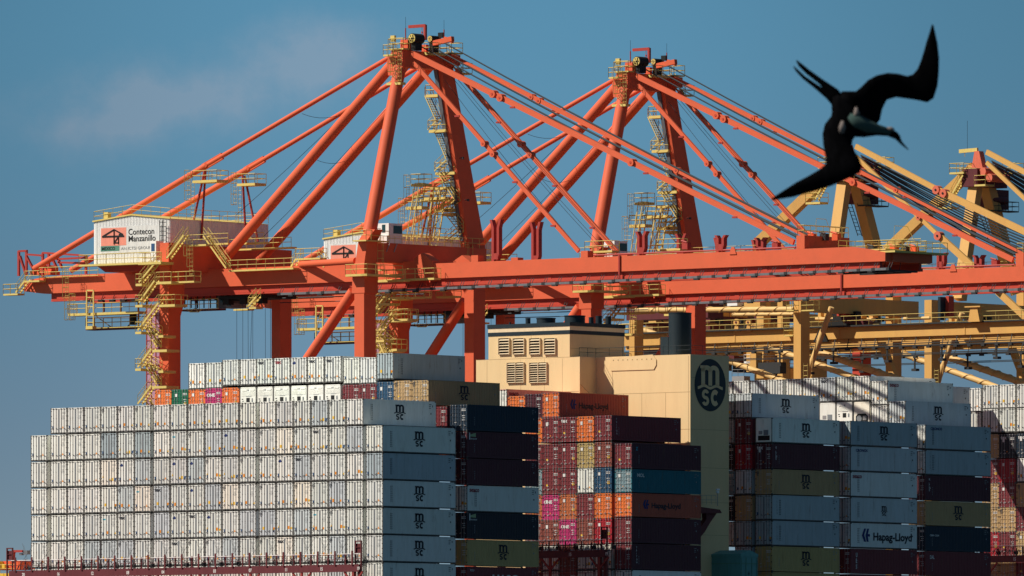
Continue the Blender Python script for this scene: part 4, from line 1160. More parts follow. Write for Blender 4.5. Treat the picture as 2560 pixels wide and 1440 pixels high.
    # big diagonals under the portal
    for (xa, ya), (xb, yb), t_ in (((884, 728), (600, 1150), T0), ((1163, 752), (900, 1165), T0 + LEGSP)):
        b = MB(); b.tube(P(xa, ya, t_), P(xb, yb, t_), .62, 18); build(b, 'diagonal_brace', O, root)
    # --- head beam at the apex
    b = MB(); z0_, z1_ = P(1010, 168, tcn - 3.5).z, P(1010, 126, tcn - 3.5).z
    sy = top_n.y
    b.box((lt(tcn) - 4.3, sy - .85, z0_), (lt(tcn) + 4.5, sy + .85, z1_)); 
    b.box((lt(tcn) + 3.1, sy - 1.9, z0_ + .5), (lt(tcn) + 4.6, sy - .85, z1_ - .2))
    build(b, 'head_beam', O, root)
    b = MB(); b.prism([(lt(tcn) - 4.35, sy + .85, z1_ - .3), (lt(tcn) - 4.35, sy + 1.5, z1_ - 1.2), (lt(tcn) - 4.35, sy + 1.3, z0_ - .9), (lt(tcn) - 4.35, sy + .2, z0_ - 1.0), (lt(tcn) - 4.35, sy - .85, z0_)], (1.3, 0, 0)); build(b, 'gusset', O, root)
    # sheaves
    for px_, py_, r_, ta, tb in ((1030, 96, .58, -3.2, -1.6), (1075, 97, .38, 1.2, 2.6)):
        c = P(px_, py_, tcn + ta); 
        b = MB(); b.tube(c, c + Vector((tb - ta, 0, 0)), r_, 20); b.box((c.x + .2, c.y - .3, z1_), (c.x + (tb - ta) - .2, c.y + .3, c.z)); o_ = build(b, 'rope_drum', 'black', root)
        b = MB(); b.tube(c + Vector((-.06, 0, 0)), c, r_ * .86, 20); b.mat(1)
        for k in range(6):
            a = k * math.pi / 3; b.tube(c + Vector((-.08, math.cos(a) * r_ * .55, math.sin(a) * r_ * .55)), c + Vector((-.05, math.cos(a) * r_ * .55, math.sin(a) * r_ * .55)), r_ * .14, 8)
        b.tube(c + Vector((-.1, 0, 0)), c, r_ * .2, 8)
        build(b, 'drum_disc', [Y, 'black'], o_)
    b = MB(); b.box((lt(tcn) - 2.9, sy - .4, z1_), (lt(tcn) - 2.0, sy + .7, z1_ + 1.3)); b.box((lt(tcn) + .9, sy + .1, z1_), (lt(tcn) + 1.4, sy + .8, z1_ + .9)); build(b, 'drum_bracket', O, root)
    b = MB(); j0, j1, j2 = P(1022, 67, tcn - 1.0), P(1063, 64, tcn - 1.0), P(1063, 100, tcn - 1.0)
    b.beam(j0, j1, .22, .34); b.beam(j1 + Vector((0, 0, .1)), j2, .3, .3, (1, 0, 0)); b.tube(P(1055, 68, tcn - 1), P(1055, 80, tcn - 1), .03, 5); b.box(P(1053, 84, tcn - 1.05), P(1057, 79, tcn - .9)); build(b, 'service_jib', 'crane_rope_red', root)
    b = MB(); b.beam(P(1085, 108, tcn + 1.5), P(1132, 97, tcn + 1.5), .5, .55); b.beam(P(1112, 96, tcn + 1.5), P(1132, 104, tcn + 1.5), .4, .4); build(b, 'tilt_arm', O, root)
    for xa, ya, yb, t_ in ((1014, 42, 92, -3.9), (1110, 50, 96, 3.6)):
        b = MB(); b.tube(P(xa, ya, tcn + t_), P(xa, yb - 15, tcn + t_), .022, 4); b.mat(1).tube(P(xa, yb - 22, tcn + t_), P(xa, yb + 8, tcn + t_), .07, 6); build(b, 'mast', ['dark_steel', 'crane_rope_red'], root)
    b = MB(); c = P(1102, 88, tcn + 2.5); b.box(c - Vector((.1, .35, .3)), c + Vector((.1, .35, .3))); b.tube(c, c - Vector((0, 0, 1)), .05, 5); build(b, 'floodlight', 'black', root)
    b = MB(); x0_ = lt(tcn) - 4.5
    platform(b, x0_, x0_ + 1.1, sy - 1.1, sy + 1.0, z1_ + .2, .16, 'wnse', 1.15); platform(b, x0_ - .7, x0_ - .05, sy - .2, sy + 1.3, z1_ - .5, .2, 'wns', 1.1)
    b.box((x0_ + .2, sy + .4, z1_ + 1), (x0_ + .5, sy + 1.0, z1_ + 1.7)); build(b, 'head_platform', Y, root)
    b = MB(); platform(b, lt(tcn) - .6, lt(tcn) + 2.2, sy - 1.9, sy - .9, z1_ - .1, .3, 'wse', 1.1); platform(b, lt(tcn) + 3.6, lt(tcn) + 5.6, sy - 1.4, sy + .6, z1_ + .1, .15, 'wnse', 1.15); build(b, 'head_platform', Y, root)
    b = MB(); ladder(b, (lt(tcn) - 4.9, sy + .2, z0_ - 1.8), (lt(tcn) - 4.9, sy + .2, z1_ + 1.2), (0, 1, 0), .5, cage=(-1, 0, 0)); ladder(b, (lt(tcn) - 4.9, sy - .9, z0_ - 1.8), (lt(tcn) - 4.9, sy - .9, z1_), (0, 1, 0), .5, cage=(-1, 0, 0))
    build(b, 'caged_ladder', Y, root)
    b = MB(); platform(b, lt(tcn) - 5.1, lt(tcn) - 4.2, sy - 1.2, sy + .9, z0_ - 1.8, .28, '', 1.1); build(b, 'head_platform', Y, root)
    # --- fore stays
    def bar(xa, ya, ta, xb, yb, tb, w_, h_, n_=1, joints=()):
        b = MB(); A_, B_ = P(xa, ya, ta), P(xb, yb, tb)
        for i in range(n_): o_ = Vector(((i - (n_ - 1) / 2) * .42, 0, (i - (n_ - 1) / 2) * -.1)); b.beam(A_ + o_, B_ + o_, w_, h_)
        o = build(b, 'fore_stay', O, root)
        for jx in joints:
            f_ = (jx - xa) / (xb - xa); c = A_.lerp(B_, f_)
            b = MB(); b.tube(c - Vector((.38, 0, 0)), c + Vector((.38, 0, 0)), h_ * .72, 14); b.mat(1).tube(c - Vector((.42, 0, 0)), c - Vector((.38, 0, 0)), h_ * .25, 8)
            build(b, 'pin', [O, RD_], o)
        for f_ in (.27, .62, .85):
            c = A_.lerp(B_, f_); b = MB(); b.box(c - Vector((.2, .35, h_ * .5 + .22)), c + Vector((.2, .35, -h_ * .5 - .02))); build(b, 'clamp', 'crane_rope_red', o)
    tn, tf = GN + .5, GFar + .5
    bar(1030, 134, tcn - 3.5, 1985, 606, tn, .3, .62, 1, (1239, 1258, 1587))
    bar(1132, 142, tcn + 3.3, 2082, 622, tf, .2, .5, 2, (1335, 1354, 1700))
    bar(1034, 156, tcn - 3.3, 1447, 628, tn, .25, .48, 1, (1213, 1236))
    bar(1140, 176, tcn + 3.3, 1543, 630, tf, .3, .52, 1, (1305, 1329))
    # --- ropes
    def ropes(name, lst, r_, m_=RP):
        for (xa, ya, ta, xb, yb, tb) in lst:
            b = MB(); A_, B_ = P(xa, ya, tcn + ta), P(xb, yb, tcn + tb); n_ = 6; pts = []
            for i in range(n_ + 1):
                f_ = i / n_; p = A_.lerp(B_, f_); p.z -= .35 * 4 * f_ * (1 - f_); pts.append(p)
            b.poly(pts, r_, 4); build(b, name, m_, root)
    ropes('boom_rope', [(1112, 108, .5 + i * .25, 2052 + 3 * i, 604, .5 + i * .25) for i in range(3)], .075)
    ropes('boom_rope', [(1082, 118, -.4 + i * .2, 1990 + 3 * i, 592, -.4 + i * .2) for i in range(4)], .08)
    ropes('boom_rope', [(1045, 112, -1.6 + i * .25, 1938 + 4 * i, 585, -1.6 + i * .25) for i in range(3)], .07)
    ropes('hoist_rope', [(1112, 200, 0, 1440, 612, 0), (1128, 190, .5, 1497, 617, .5), (1136, 188, .8, 1507, 617, .8), (1150, 182, 2, 1537, 625, 2)], .028)
    ropes('hoist_rope', [(985, 160, -1, 590, 538, -1), (1030, 200, 1, 650, 600, 1)], .03)
    ropes('handline', [(790, 399, -3, 862, 403, 3), (755, 284, -3, 842, 290, 3)], .025)
    # --- machine house
    HNt = tcn - 8.6; hx0 = lt(HNt); hx1 = hx0 + 17.2
    hs0, hs1 = sloc(425, HNt), sloc(235, HNt)
    zb_ = P(235, 661, HNt).z; zl, zr, za = P(235, 555, HNt).z, P(425, 545, HNt).z, P(330, 538, HNt).z; zr = zl
    sm_ = (hs0 + hs1) / 2
    h = MB(); h.prism([(hx0, hs0, zb_), (hx0, hs0, zr), (hx0, sm_, za), (hx0, hs1, zl), (hx0, hs1, zb_)], (hx1 - hx0, 0, 0))
    n_ = 50
    for k in range(n_):
        y = hs0 + .1 + (hs1 - hs0 - .2) * k / n_; zt_ = zl + (za - zl) * (1 - abs(y - sm_) / (sm_ - hs0)) - .1
        h.box((hx0 - .05, y, zb_ + .1), (hx0 - .001, y + .11, zt_))
    for k in range(60):
        x = hx0 + .1 + 17 * k / 60; h.box((x, hs0 - .04, zb_ + .1), (x + .14, hs0 - .001, zr - .1))
    ho = build(h, 'machine_house', 'white_paint', root)
    b = MB(); b.beam((hx0 - .12, hs0 - .15, zr + .06), (hx0 - .12, sm_, za + .06), .12, .16); b.beam((hx0 - .12, sm_, za + .06), (hx0 - .12, hs1 + .1, zl + .06), .12, .16)
    b.prism([(hx0, hs0 - .1, zr + .01), (hx0, sm_, za + .02), (hx0, hs1 + .1, zl + .01), (hx0, sm_, za + .1)], (hx1 - hx0, 0, 0)); build(b, 'roof', [Y], ho)
    b = MB(); rail(b, [(hx0, hs1, zl + .1), (hx0, sm_, za + .1), (hx0, hs0, zr + .1), (hx1, hs0, zr + .1)], 1.1, 1.4, .03); rail(b, [(hx0, hs1, zl + .1), (hx1, hs1, zl + .1), (hx1, hs0, zr + .1)], 1.1, 2.2, .03); build(b, 'roof_railing', Y, ho)
    b = MB(); b.box((hx0 + .4, hs1 - 1.8, zl + .2), (hx0 + 1.0, hs1 - 1.1, zl + 1.1)); b.mat(1).box((hx0 + 4.5, hs0 - .06, zb_ + .8), (hx0 + 6.0, hs0 - .042, zb_ + 3.4)); build(b, 'hatch', [Y, 'white_paint'], ho)
    b = MB(); b.prism([(hx0 + .2, hs0, zb_ - .01), (hx0 + .2, hs1, zb_ - .01), (hx0 + .8, hs1 - 1, zb_ - .9), (hx0 + .8, hs0 + .5, zb_ - .9)], (hx1 - hx0 - .6, 0, 0)); build(b, 'house_base', 'crane_red', root)
    # sign board
    def sg(px_, py_): v = P(px_, py_, HNt - .09); return v
    b = MB(); fx = hx0 - .10
    def plate_(mi, xa, ya, xb, yb, d=0.0):
        p1, p2 = sg(xa, ya), sg(xb, yb); b.mat(mi).box((fx - d - .012, p1.y, p1.z), (fx - d, p2.y, p2.z))
    plate_(0, 251, 568, 402, 628); plate_(1, 253, 571, 316, 613, .014); plate_(2, 252, 616, 299, 627, .014)
    so_ = build(b, 'sign', ['logo_white', 'sign_pink', 'sign_green'], ho)
    def wm_(txt, m_, size, px_, py_, bold, sx_, name='lettering'):
        v = sg(px_, py_); wordmark(name, txt, m_, size, so_, (fx - .04, v.y, v.z), END_ROT, bold, sx_)
    wm_('Contecon', 'black', .98, 321, 587, .008, 1.02); wm_('Manzanillo', 'black', .98, 321, 604, .008, 1.02)
    wm_('MEXICO', 'black', .5, 255, 626, .03, 1.1); wm_('AN ICTSI GROUP C', 'logo_grey', .47, 303, 625, .0, 1.28)
    b = MB()
    def ln(xa, ya, xb, yb, w_=.13): b.beam(sg(xa, ya) - Vector((.075, 0, 0)), sg(xb, yb) - Vector((.075, 0, 0)), .03, w_)
    for l_ in ((256, 592, 311, 590, .18), (258, 591, 286, 574, .15), (286, 574, 308, 586, .15), (286, 574, 286, 611, .16), (297, 592, 297, 611, .14), (286, 607, 297, 607, .12), (287, 606, 296, 593, .12)): ln(*l_)
    p1, p2 = sg(298, 591), sg(308, 584); b.box((p1.x - .09, p1.y, p1.z), (p1.x - .05, p2.y, p2.z)); build(b, 'pictogram', 'black', so_)
    # platform in front of the house
    b = MB(); platform(b, hx0 - 1.3, hx0 - .06, sloc(398, HNt), sloc(216, HNt), zb_ - .05, .22, 'wn', 1.1); build(b, 'house_platform', Y, root)
    b = MB(); ladder(b, P(404, 606, HNt - .6), P(404, 550, HNt - .6), (0, 1, 0), .6, .05); ladder(b, P(411, 606, HNt - .6), P(411, 550, HNt - .6), (0, 1, 0), .6, .05); build(b, 'lattice_mast', 'black', root)
    b = MB(); p1, p2 = P(375, 650, HNt - 2), P(390, 602, HNt - 2); b.box((p1.x, p1.y, p1.z), (p1.x + 1.3, p2.y, p2.z)); b.mat(1).box((p1.x - .02, p1.y - .2, p1.z + 1), (p1.x - .01, p2.y + .2, p2.z - .3)); build(b, 'lift_cabin', ['logo_teal' if False else 'white_paint', 'sticker_blue'], root)
    # --- machinery frames on the tail
    for lst in (((47, 627, 47, 690), (66, 627, 66, 690), (47, 628, 68, 627), (66, 640, 82, 670), (50, 640, 66, 690)),
                ((107, 632, 107, 692), (107, 632, 140, 634), (122, 634, 122, 668), (140, 634, 155, 670), (128, 640, 142, 670)),
                ((68, 636, 107, 639), (140, 634, 215, 639), (140, 648, 215, 644), (145, 656, 215, 658), (215, 639, 215, 685))):
        b = MB()
        for xa, ya, xb, yb in lst: b.beam(P(xa, ya, GN + 2), P(xb, yb, GN + 2), .28, .22)
        build(b, 'tail_frame', 'crane_rope_red', root)
    b = MB()
    for k in range(4): c = P(86 + 12 * k, 672, GN + 3); b.tube(c, c + Vector((1.2, 0, 0)), .45, 10); b.box(c - Vector((.2, .5, .7)), c + Vector((1.4, .5, -.3)))
    build(b, 'winch', ['orange_gear'], root)
    # --- walkways on the girder
    def plat(xa, xb, y, t_, d=1.1, sides='wns', th=.2, m_=Y, hh_=1.1, name='platform'):
        p1, p2 = P(xb, y, t_), P(xa, y, t_); z = (p1.z + p2.z) / 2
        b = MB(); platform(b, lt(t_), lt(t_) + d, min(p1.y, p2.y), max(p1.y, p2.y), z, th, sides, hh_); return build(b, name, m_, root)
    def strs(xa, ya, xb, yb, t_, w_=.8, name='stair', m_=Y):
        b = MB(); A_, B_ = P(xa, ya, t_), P(xb, yb, t_)
        if A_.z > B_.z: A_, B_ = B_, A_
        stair(b, A_, B_, (1, 0, 0), w_, sh=.1 if name == 'tower_stair' else .2, tm=1); return build(b, name, [m_, 'dark_steel'] if name == 'tower_stair' else [m_, 'rail_yellow'], root)  # tower stair treads go dark: shade seen from beneath put into the colour
    def lad(xa, ya, xb, yb, t_, cage=True, w_=.5, name='caged_ladder', wd=(0, 1, 0), cg=(-1, 0, 0)):
        b = MB(); A_, B_ = P(xa, ya, t_), P(xb, yb, t_)
        if A_.z > B_.z: A_, B_ = B_, A_
        ladder(b, A_, B_, wd, w_, .03, cg if cage else None); return build(b, name if cage else 'ladder', Y, root)
    G = GN - 1.2
    plat(62, 98, 701, G, 1.1, 'ws'); plat(8, 44, 734, G, 1.2, 'wns'); strs(70, 699, 45, 732, G + .5)
    plat(98, 245, 690, G + .6, .5, 'w', .08); plat(572, 733, 672, G, 1.1, 'w'); plat(738, 800, 645, GN - .2, 1.2, 'wns')
    strs(733, 668, 746, 646, GN + .4); strs(799, 645, 816, 668, GN + .4)
    strs(514, 590, 571, 671, G - .2); plat(470, 515, 611, N - .6, 1.3, 'ws'); plat(515, 570, 608, GN + .2, 1.2, 'w'); plat(571, 728, 620, GN + 3, 1.0, 'w'); plat(600, 660, 606, GN + 1.5, 1.0, 'w')
    lad(167, 745, 167, 668, G - .2); lad(184, 800, 184, 735, G - .2); lad(172, 800, 172, 745, G - .2); lad(470, 640, 470, 590, N - 1.2); lad(478, 690, 478, 600, N - 1.2)
    plat(427, 485, 703, N - 1.2, 1.2, 'wns')
    # stay platforms
    plat(481, 542, 450, tcn - 5, 2.0, 'wnse', .3); lad(472, 502, 472, 426, tcn - 4.6); lad(482, 546, 482, 452, tcn - 4.2, False)
    plat(592, 637, 458, tcn + 2.2, 2.0, 'wnse', .3); lad(588, 512, 588, 432, tcn + 2.6); lad(600, 556, 600, 460, tcn + 2.8, False)
    # stair tower at the near landward leg
    ts = N - 1.9
    zz = [(353, 706, 398, 652), (353, 757, 392, 702), (350, 826, 402, 757), (400, 838, 368, 816), (366, 816, 398, 868), (350, 918, 384, 872), (400, 925, 368, 908), (366, 908, 398, 962), (350, 1010, 384, 964), (398, 1045, 368, 1000)]
    for i, (xa, ya, xb, yb) in enumerate(zz): strs(xa, ya, xb, yb, ts + (1.0 if i in (3, 4, 6, 7, 9) else 0))
    for xa, xb, y, sd in ((345, 402, 655, 'wn'), (339, 354, 709, 'wn'), (390, 428, 704, 'w'), (338, 356, 762, 'wn'), (398, 437, 761, 'wns'), (338, 353, 829, 'wn'), (381, 417, 874, ''), (338, 352, 921, 'wn'), (380, 416, 965, ''), (396, 408, 838, ''), (396, 408, 926, '')):
        plat(xa, xb, y, ts - .5, 2.2, sd, .28, name='landing')
    strs(422, 647, 465, 588, N - 1.4)
    # lift shaft beside it
    b = MB(); p1, p2 = P(366, 1100, N + .3), P(399, 760, N + .3); b.box((lt(N) + .35, p1.y, p1.z), (lt(N) + 1.6, p2.y, p2.z)); lf = build(b, 'lift_shaft', 'elevator_mauve', root)
    b = MB()
    for px_ in (366, 378, 389, 399): v = P(px_, 800, N + .3).y; b.box((lt(N) + .28, v - .04, p1.z), (lt(N) + .345, v + .04, p2.z))
    for k in range(17): z = p1.z + k * .95; b.box((lt(N) + .29, p2.y, z), (lt(N) + .343, p1.y, z + .06))
    build(b, 'shaft_frame', 'crane_rope_red', lf)
    # hanging service platforms under the tail
    plat(170, 345, 781, G - .5, 1.6, 'wns', .28); plat(214, 346, 817, GN + .5, 1.5, 'wns', .3, 'ship_maroon'); plat(237, 346, 817, GN - .6, .15, 'w', .1)
    b = MB(); A_, B_ = P(217, 817, G - .7), P(217, 726, G - .7); C_, D_ = P(234, 817, G - .7), P(234, 726, G - .7)
    for a_, c_ in ((A_, B_), (C_, D_), (A_, C_), (B_, D_)): b.beam(a_, c_, .14, .14)
    for f_ in (.12, .3, .55, .8): b.tube(A_.lerp(B_, f_), C_.lerp(D_, f_), .05, 5)
    b.tube(A_.lerp(B_, .3), D_, .05, 5); b.box(A_ + Vector((-.2, 0, -.3)), C_ + Vector((.5, 0, .1))); build(b, 'hanging_frame', Y, root)
    for px_, ya, yb in ((260, 737, 780), (302, 737, 780), (346, 737, 817), (367, 735, 817)):
        b = MB(); b.beam(P(px_, ya, GN + .5), P(px_, yb, GN + .5), .16, .16, (1, 0, 0)); build(b, 'hanger', 'ship_maroon', root)
    for k in range(6):
        b = MB(); c = P(225 + 28 * k, 752, GN + .2); b.box(c - Vector((.2, .35, .12)), c + Vector((.2, .35, .12))); b.beam(c, P(230 + 28 * k, 738, GN + .2), .06, .06); build(b, 'hose_saddle', 'black', root)
    b = MB(); b.tube(P(200, 752, GN + .2), P(400, 744, GN + .2), .05, 5); b.tube(P(236, 795, GN + .8), P(340, 795, GN + .8), .04, 5)
    b.beam(P(240, 790, GN + 1), P(278, 818, GN + 1), .1, .1); b.beam(P(340, 792, GN + 1), P(318, 818, GN + 1), .1, .1); build(b, 'pipe_run', 'tray_grey', root)
    b = MB(); c = P(333, 812, GN + .3); b.box(c - Vector((.3, .3, 0)), c + Vector((.3, .3, 1.4))); build(b, 'switch_box', 'black', root)
    # trolley and driver cab, inspection walkway
    plat(452, 545, 772, GN + 1, 1.4, 'w', .22, 'ship_maroon'); plat(452, 545, 772, GN + .8, .12, 'w', .06)
    for k in range(6):
        b = MB(); b.beam(P(462 + 16 * k, 738, GN + 1.5), P(462 + 16 * k, 770, GN + 1.5), .1, .1, (1, 0, 0)); b.box(P(456 + 16 * k, 750, GN + 1.4), P(464 + 16 * k, 746, GN + 1.7)); build(b, 'hanger', 'dark_steel', root)
    b = MB(); b.poly([P(467, 772, GN + 1), P(475, 780, GN + 1), P(497, 780, GN + 1), P(505, 772, GN + 1)], .05, 4); b.tube(P(475, 780, GN + 1), P(484, 772, GN + 1), .04, 4); b.tube(P(497, 780, GN + 1), P(488, 772, GN + 1), .04, 4); build(b, 'hanging_bracket', Y, root)
    b = MB(); tcab = GN + 2.2; p1, p2 = P(541, 770, tcab), P(578, 727, tcab)
    b.box((p1.x, p1.y, p1.z), (p1.x + 2.7, p2.y, p2.z)); cb_ = build(b, 'driver_cab', 'logo_grey', root)
    b = MB()
    for xa, xb, ya, yb in ((551, 560, 756, 729), (567, 577, 765, 727)): u1, u2 = P(xa, ya, tcab), P(xb, yb, tcab); b.box((p1.x - .02, u1.y, u1.z), (p1.x - .005, u2.y, u2.z))
    b.box((p1.x + .2, p2.y - .02, p1.z + .5), (p1.x + 2.5, p2.y - .005, p2.z - .2)); build(b, 'window', 'glass_dark', cb_)
    b = MB(); p3 = P(560, 727, tcab); b.box((p3.x - 1, p2.y - 6, zg0 - 1.35), (p3.x + 4.5, p2.y + 1, zg0 - .98)); 
    for k in range(3): b.box((p3.x - .8, p2.y - 5.5 + 2.6 * k, zg0 - 2.0), (p3.x + .1, p2.y - 4.6 + 2.6 * k, zg0 - 1.35))
    build(b, 'trolley', 'black', root)
    b = MB()
    for (xa, xb) in ((592, 592), (607, 607), (620, 621), (631, 622), (632, 632), (663, 664), (676, 677)): b.tube(P(xa, 745, tcn), P(xb, 1000, tcn), .028, 4)
    build(b, 'hoist_falls', RP, root)
    plat(622, 640, 768, GN - .8, 1.2, 'wn'); strs(626, 766, 646, 742, GN - .4)
    # --- cable tray along girder and boom
    tt = GN - 1.0
    def tray(xa, ya, xb, yb, t_):
        b = MB(); A_, B_ = P(xa, ya, t_), P(xb, yb, t_); b.beam(A_, B_, .25, .26); build(b, 'cable_tray', 'tray_grey', root)
        n_ = int(abs(xb - xa) / 35)
        for i in range(n_ + 1):
            b = MB(); c = A_.lerp(B_, i / n_); b.beam(c + Vector((.1, .25, 0)), c + Vector((.7, .35, .75)), .05, .05); b.beam(c + Vector((.1, -.1, 0)), c + Vector((.7, 0, .75)), .05, .05); b.box(c + Vector((-.17, -.15, -.16)), c + Vector((.2, .28, .16)))
            if i % 2: b.box(c + Vector((-.1, .2, -.3)), c + Vector((.25, .9, -.14)))
            build(b, 'tray_hanger', 'dark_steel', root)
    tray(700, 735, 882, 729, tt); tray(944, 728, 2222, 672, tt)
    b = MB(); b.tube(P(480, 752, tcn), P(1060, 735, tcn), .06, 5); b.tube(P(700, 757, tcn + 3), P(880, 752, tcn + 3), .05, 5); build(b, 'cable_line', RP, root)
    # boom top pipe, forks and small gear
    b = MB(); b.tube((lt(GN) + .3, sloc(1480, GN), zb1 + .22), (lt(GN) + .3, sloc(1985, GN), zb1 + .22), .11, 6); b.tube((lt(GFar) + .3, sloc(1080, GN), zb1 + .3), (lt(GFar) + .3, sloc(1985, GN), zb1 + .3), .13, 6); build(b, 'hose_pipe', 'crane_rope_red', root)
    for px_, hh_, w_ in ((1235, 4.7, .5), (1599, 2.7, .5), (1797, 1.9, .45)):
        for g_ in (GN, GFar):
            sc_ = sloc(px_, GN); x = lt(g_) + .2; b = MB()
            for sgn in (-1, 1):
                y = sc_ + sgn * .38
                b.prism([(x, y - .17 * 1, zb1 if sgn > 0 else zb1 + .8), (x, y + .17, zb1), (x, y + .17, zb1 + hh_ * .8), (x, y + .17 + sgn * .28, zb1 + hh_), (x, y - .17 + sgn * .28, zb1 + hh_), (x, y - .17, zb1 + hh_ * .8)], (.6, 0, 0))
            b.box((x, sc_ - .4, zb1 + .2), (x + .5, sc_ + .4, zb1 + .9))
            build(b, 'boom_rest_fork', 'crane_rope_red', root)
    b = MB(); sc_ = sloc(1833, GN); b.prism([(lt(GN) - .1, sc_ - .5, zb1 - .3), (lt(GN) - .1, sc_ + .5, zb1 - .3), (lt(GN) - .1, sc_ + .2, zb1 + .5), (lt(GN) - .1, sc_ - .2, zb1 + .5)], (.1, 0, 0)); build(b, 'lifting_lug', O, root)
    b = MB(); b.beam(P(1548, 637, GN - .12), P(1548, 703, GN - .12), .2, .12, (1, 0, 0)); build(b, 'bracket_bar', 'crane_rope_red', root)
    # walkways at hinge and boom
    plat(1085, 943, 697, GN - 1.6, 1.2, 'wns', .22); plat(945, 1010, 700, GN - 2.6, 1.0, 'w', .22)
    plat(1040, 1210, 668, GFar + .8, 1.0, '', .1); 
    for xa, xb, y, t_ in ((1462, 1530, 627, GN + 2), (1640, 1700, 622, GN + 2), (1090, 1135, 740, GFar + 1.5)): plat(xa, xb, y, t_, 1.3, 'wns', .22)
    b = MB(); rail(b, [(lt(GFar) + 1.0, sloc(1500, GN), zb1), (lt(GFar) + 1.0, sloc(2190, GN), zb1)], 1.1, 2.0, .03); build(b, 'boom_railing', Y, root)
    # bow end platform
    b = MB(); x = lt(GN)
    platform(b, x + .2, lt(GFar) + 2.6, s_bt - 1.2, s_bt + .9, zb1 - .55, .2, 'wnse', 1.15); platform(b, x + 1.2, lt(GFar) + 1.5, s_bt + .9, s_bt + 7.5, zb1 - .25, .15, 'ne', 1.1)
    b.poly([(x + 4, s_bt + 2, zb1), (x + 4.2, s_bt + 2, zb1 + 2.4), (x + 6.5, s_bt + 2, zb1 + 2.4), (x + 7.4, s_bt + 1.2, zb1)], .03, 4); build(b, 'boom_end_platform', Y, root)
    b = MB(); rail(b, [(lt(GN) + .1, s_c - .1, zc1), (lt(GFar) + 1, s_c - .1, zc1), (lt(GFar) + 1, s_c - 1.0, zc1), (lt(GN) + .1, s_c - 1.0, zc1), (lt(GN) + .1, s_c - .1, zc1)], 1.15, 1.2, .035)
    b.poly([(lt(GN) + 3, s_c - .2, zc1), (lt(GN) + 3.3, s_c - .2, zc1 + 2), (lt(GN) + 5, s_c - .2, zc1 + 2), (lt(GN) + 5.6, s_c - .2, zc1 + 1)], .03, 4); build(b, 'tie_railing', Y, root)
    for k, (px_, m_) in enumerate(((2030, 'orange_gear'), (2060, 'dark_steel'), (2090, 'orange_gear'), (2180, 'dark_steel'), (2235, 'orange_gear'), (2262, 'dark_steel'), (2285, 'orange_gear'), (1940, 'crane_rope_red'), (1715, 'crane_rope_red'))):
        b = MB(); c = P(px_, 590 if px_ < 2100 else 622, tcn - 1 + .4 * k)
        if px_ < 2000: c = P(px_, 612, GN + 1.0)
        b.box(c - Vector((.25, .4, .5)), c + Vector((.4, .4, .25))); b.tube(c + Vector((-.2, -.3, .25)), c + Vector((-.2, .5, .45)), .12, 6); build(b, 'sheave_block', m_, root)
    b = MB(); x = lt(tcn)
    for dy in (0, 2.2, 4.4): b.box((x - 2.5, s_bt + 1 + dy, zb0 - 1.0), (x + 3, s_bt + 1.4 + dy, zb0 - .8)); b.tube((x, s_bt + 1.2 + dy, zb0 - .8), (x + .3, s_bt + 1.2 + dy, zb0 + .1), .05, 5)
    b.box((x - 1.5, s_bt + 1, zb0 - 1.1), (x - 1.1, s_bt + 8, zb0 - .95)); b.box((x + 1.5, s_bt + 1, zb0 - 1.1), (x + 1.9, s_bt + 8, zb0 - .95)); build(b, 'undercarriage_frame', 'dark_steel', root)
    # platforms round the seaward leg, ladders
    b = MB(); z = P(900, 686, N).z
    platform(b, lt(N) - 1.0, lt(N) - .06, sW0 - 1.3, sW1 + .6, z, .25, 'wn', 1.1); platform(b, lt(N) - 1.0, lt(N) + 5.2, sW0 - 1.3, sW0 - .35, z - .0, .25, 's', 1.1); build(b, 'leg_platform', Y, root)
    b = MB(); z = P(900, 601, N).z; platform(b, lt(N) - .8, lt(N) + .05, sW0 - 1.0, sW1 - .3, z, .15, 'ws', 1.1); platform(b, lt(N) + .1, lt(N) + 3.2, sW0 - 1.0, sW0 - .5, z, .15, 's', 1.1); build(b, 'leg_platform', Y, root)
    lad(948, 640, 948, 572, N + 3); lad(955, 690, 955, 590, N + 3); lad(1168, 690, 1168, 612, FP - 1.2); lad(1178, 690, 1178, 614, FP - .6, False)
    # stair flights hanging below the seaward cross beam
    for i, (xa, ya, xb, yb) in enumerate(((943, 785, 985, 733), (943, 735, 962, 705), (940, 845, 986, 782), (985, 862, 955, 838), (955, 862, 975, 905), (940, 905, 970, 862))): strs(xa, ya, xb, yb, T0 + 8 + (i % 2))
    for xa, xb, y in ((975, 1010, 742), (945, 975, 758), (985, 1020, 797), (940, 960, 850), (978, 992, 872)): plat(xa, xb, y, T0 + 7.5, 1.8, 'wns', .25, name='landing')
    plat(1008, 1062, 742, GN + 2, 1.2, 'wns', .2)
    # cross beam top walkway, white crew cabin
    b = MB(); rail(b, [(lt(N) + 4, sW0 - .1, zwt), (lt(FP) + 2.0, sW0 - .1, zwt)], 1.1, 1.2, .03); rail(b, [(lt(N) + 2, sW1 + .1, zwt), (lt(FP) + 2.0, sW1 + .1, zwt)], 1.1, 1.4, .03); build(b, 'beam_railing', Y, root)
    p1 = PS(962, 600, OS + sW0 + .2); b = MB(); b.box((p1.x, sW0 - .1, zwt + .02), (p1.x + 2.6, sW0 + 1.2, zwt + .85)); b.box((p1.x + .1, sW0 - .3, zwt + .851), (p1.x + 2.5, sW0 + 1.5, zwt + 2.25)); cb_ = build(b, 'crew_cabin', 'white_paint', root)
    b = MB(); b.box((p1.x + .9, sW0 - .32, zwt + 1.1), (p1.x + 2.4, sW0 - .305, zwt + 2.0)); b.box((p1.x + .08, sW0 + .2, zwt + 1.2), (p1.x + .095, sW0 + .7, zwt + 2.1)); build(b, 'window', 'glass_dark', cb_)
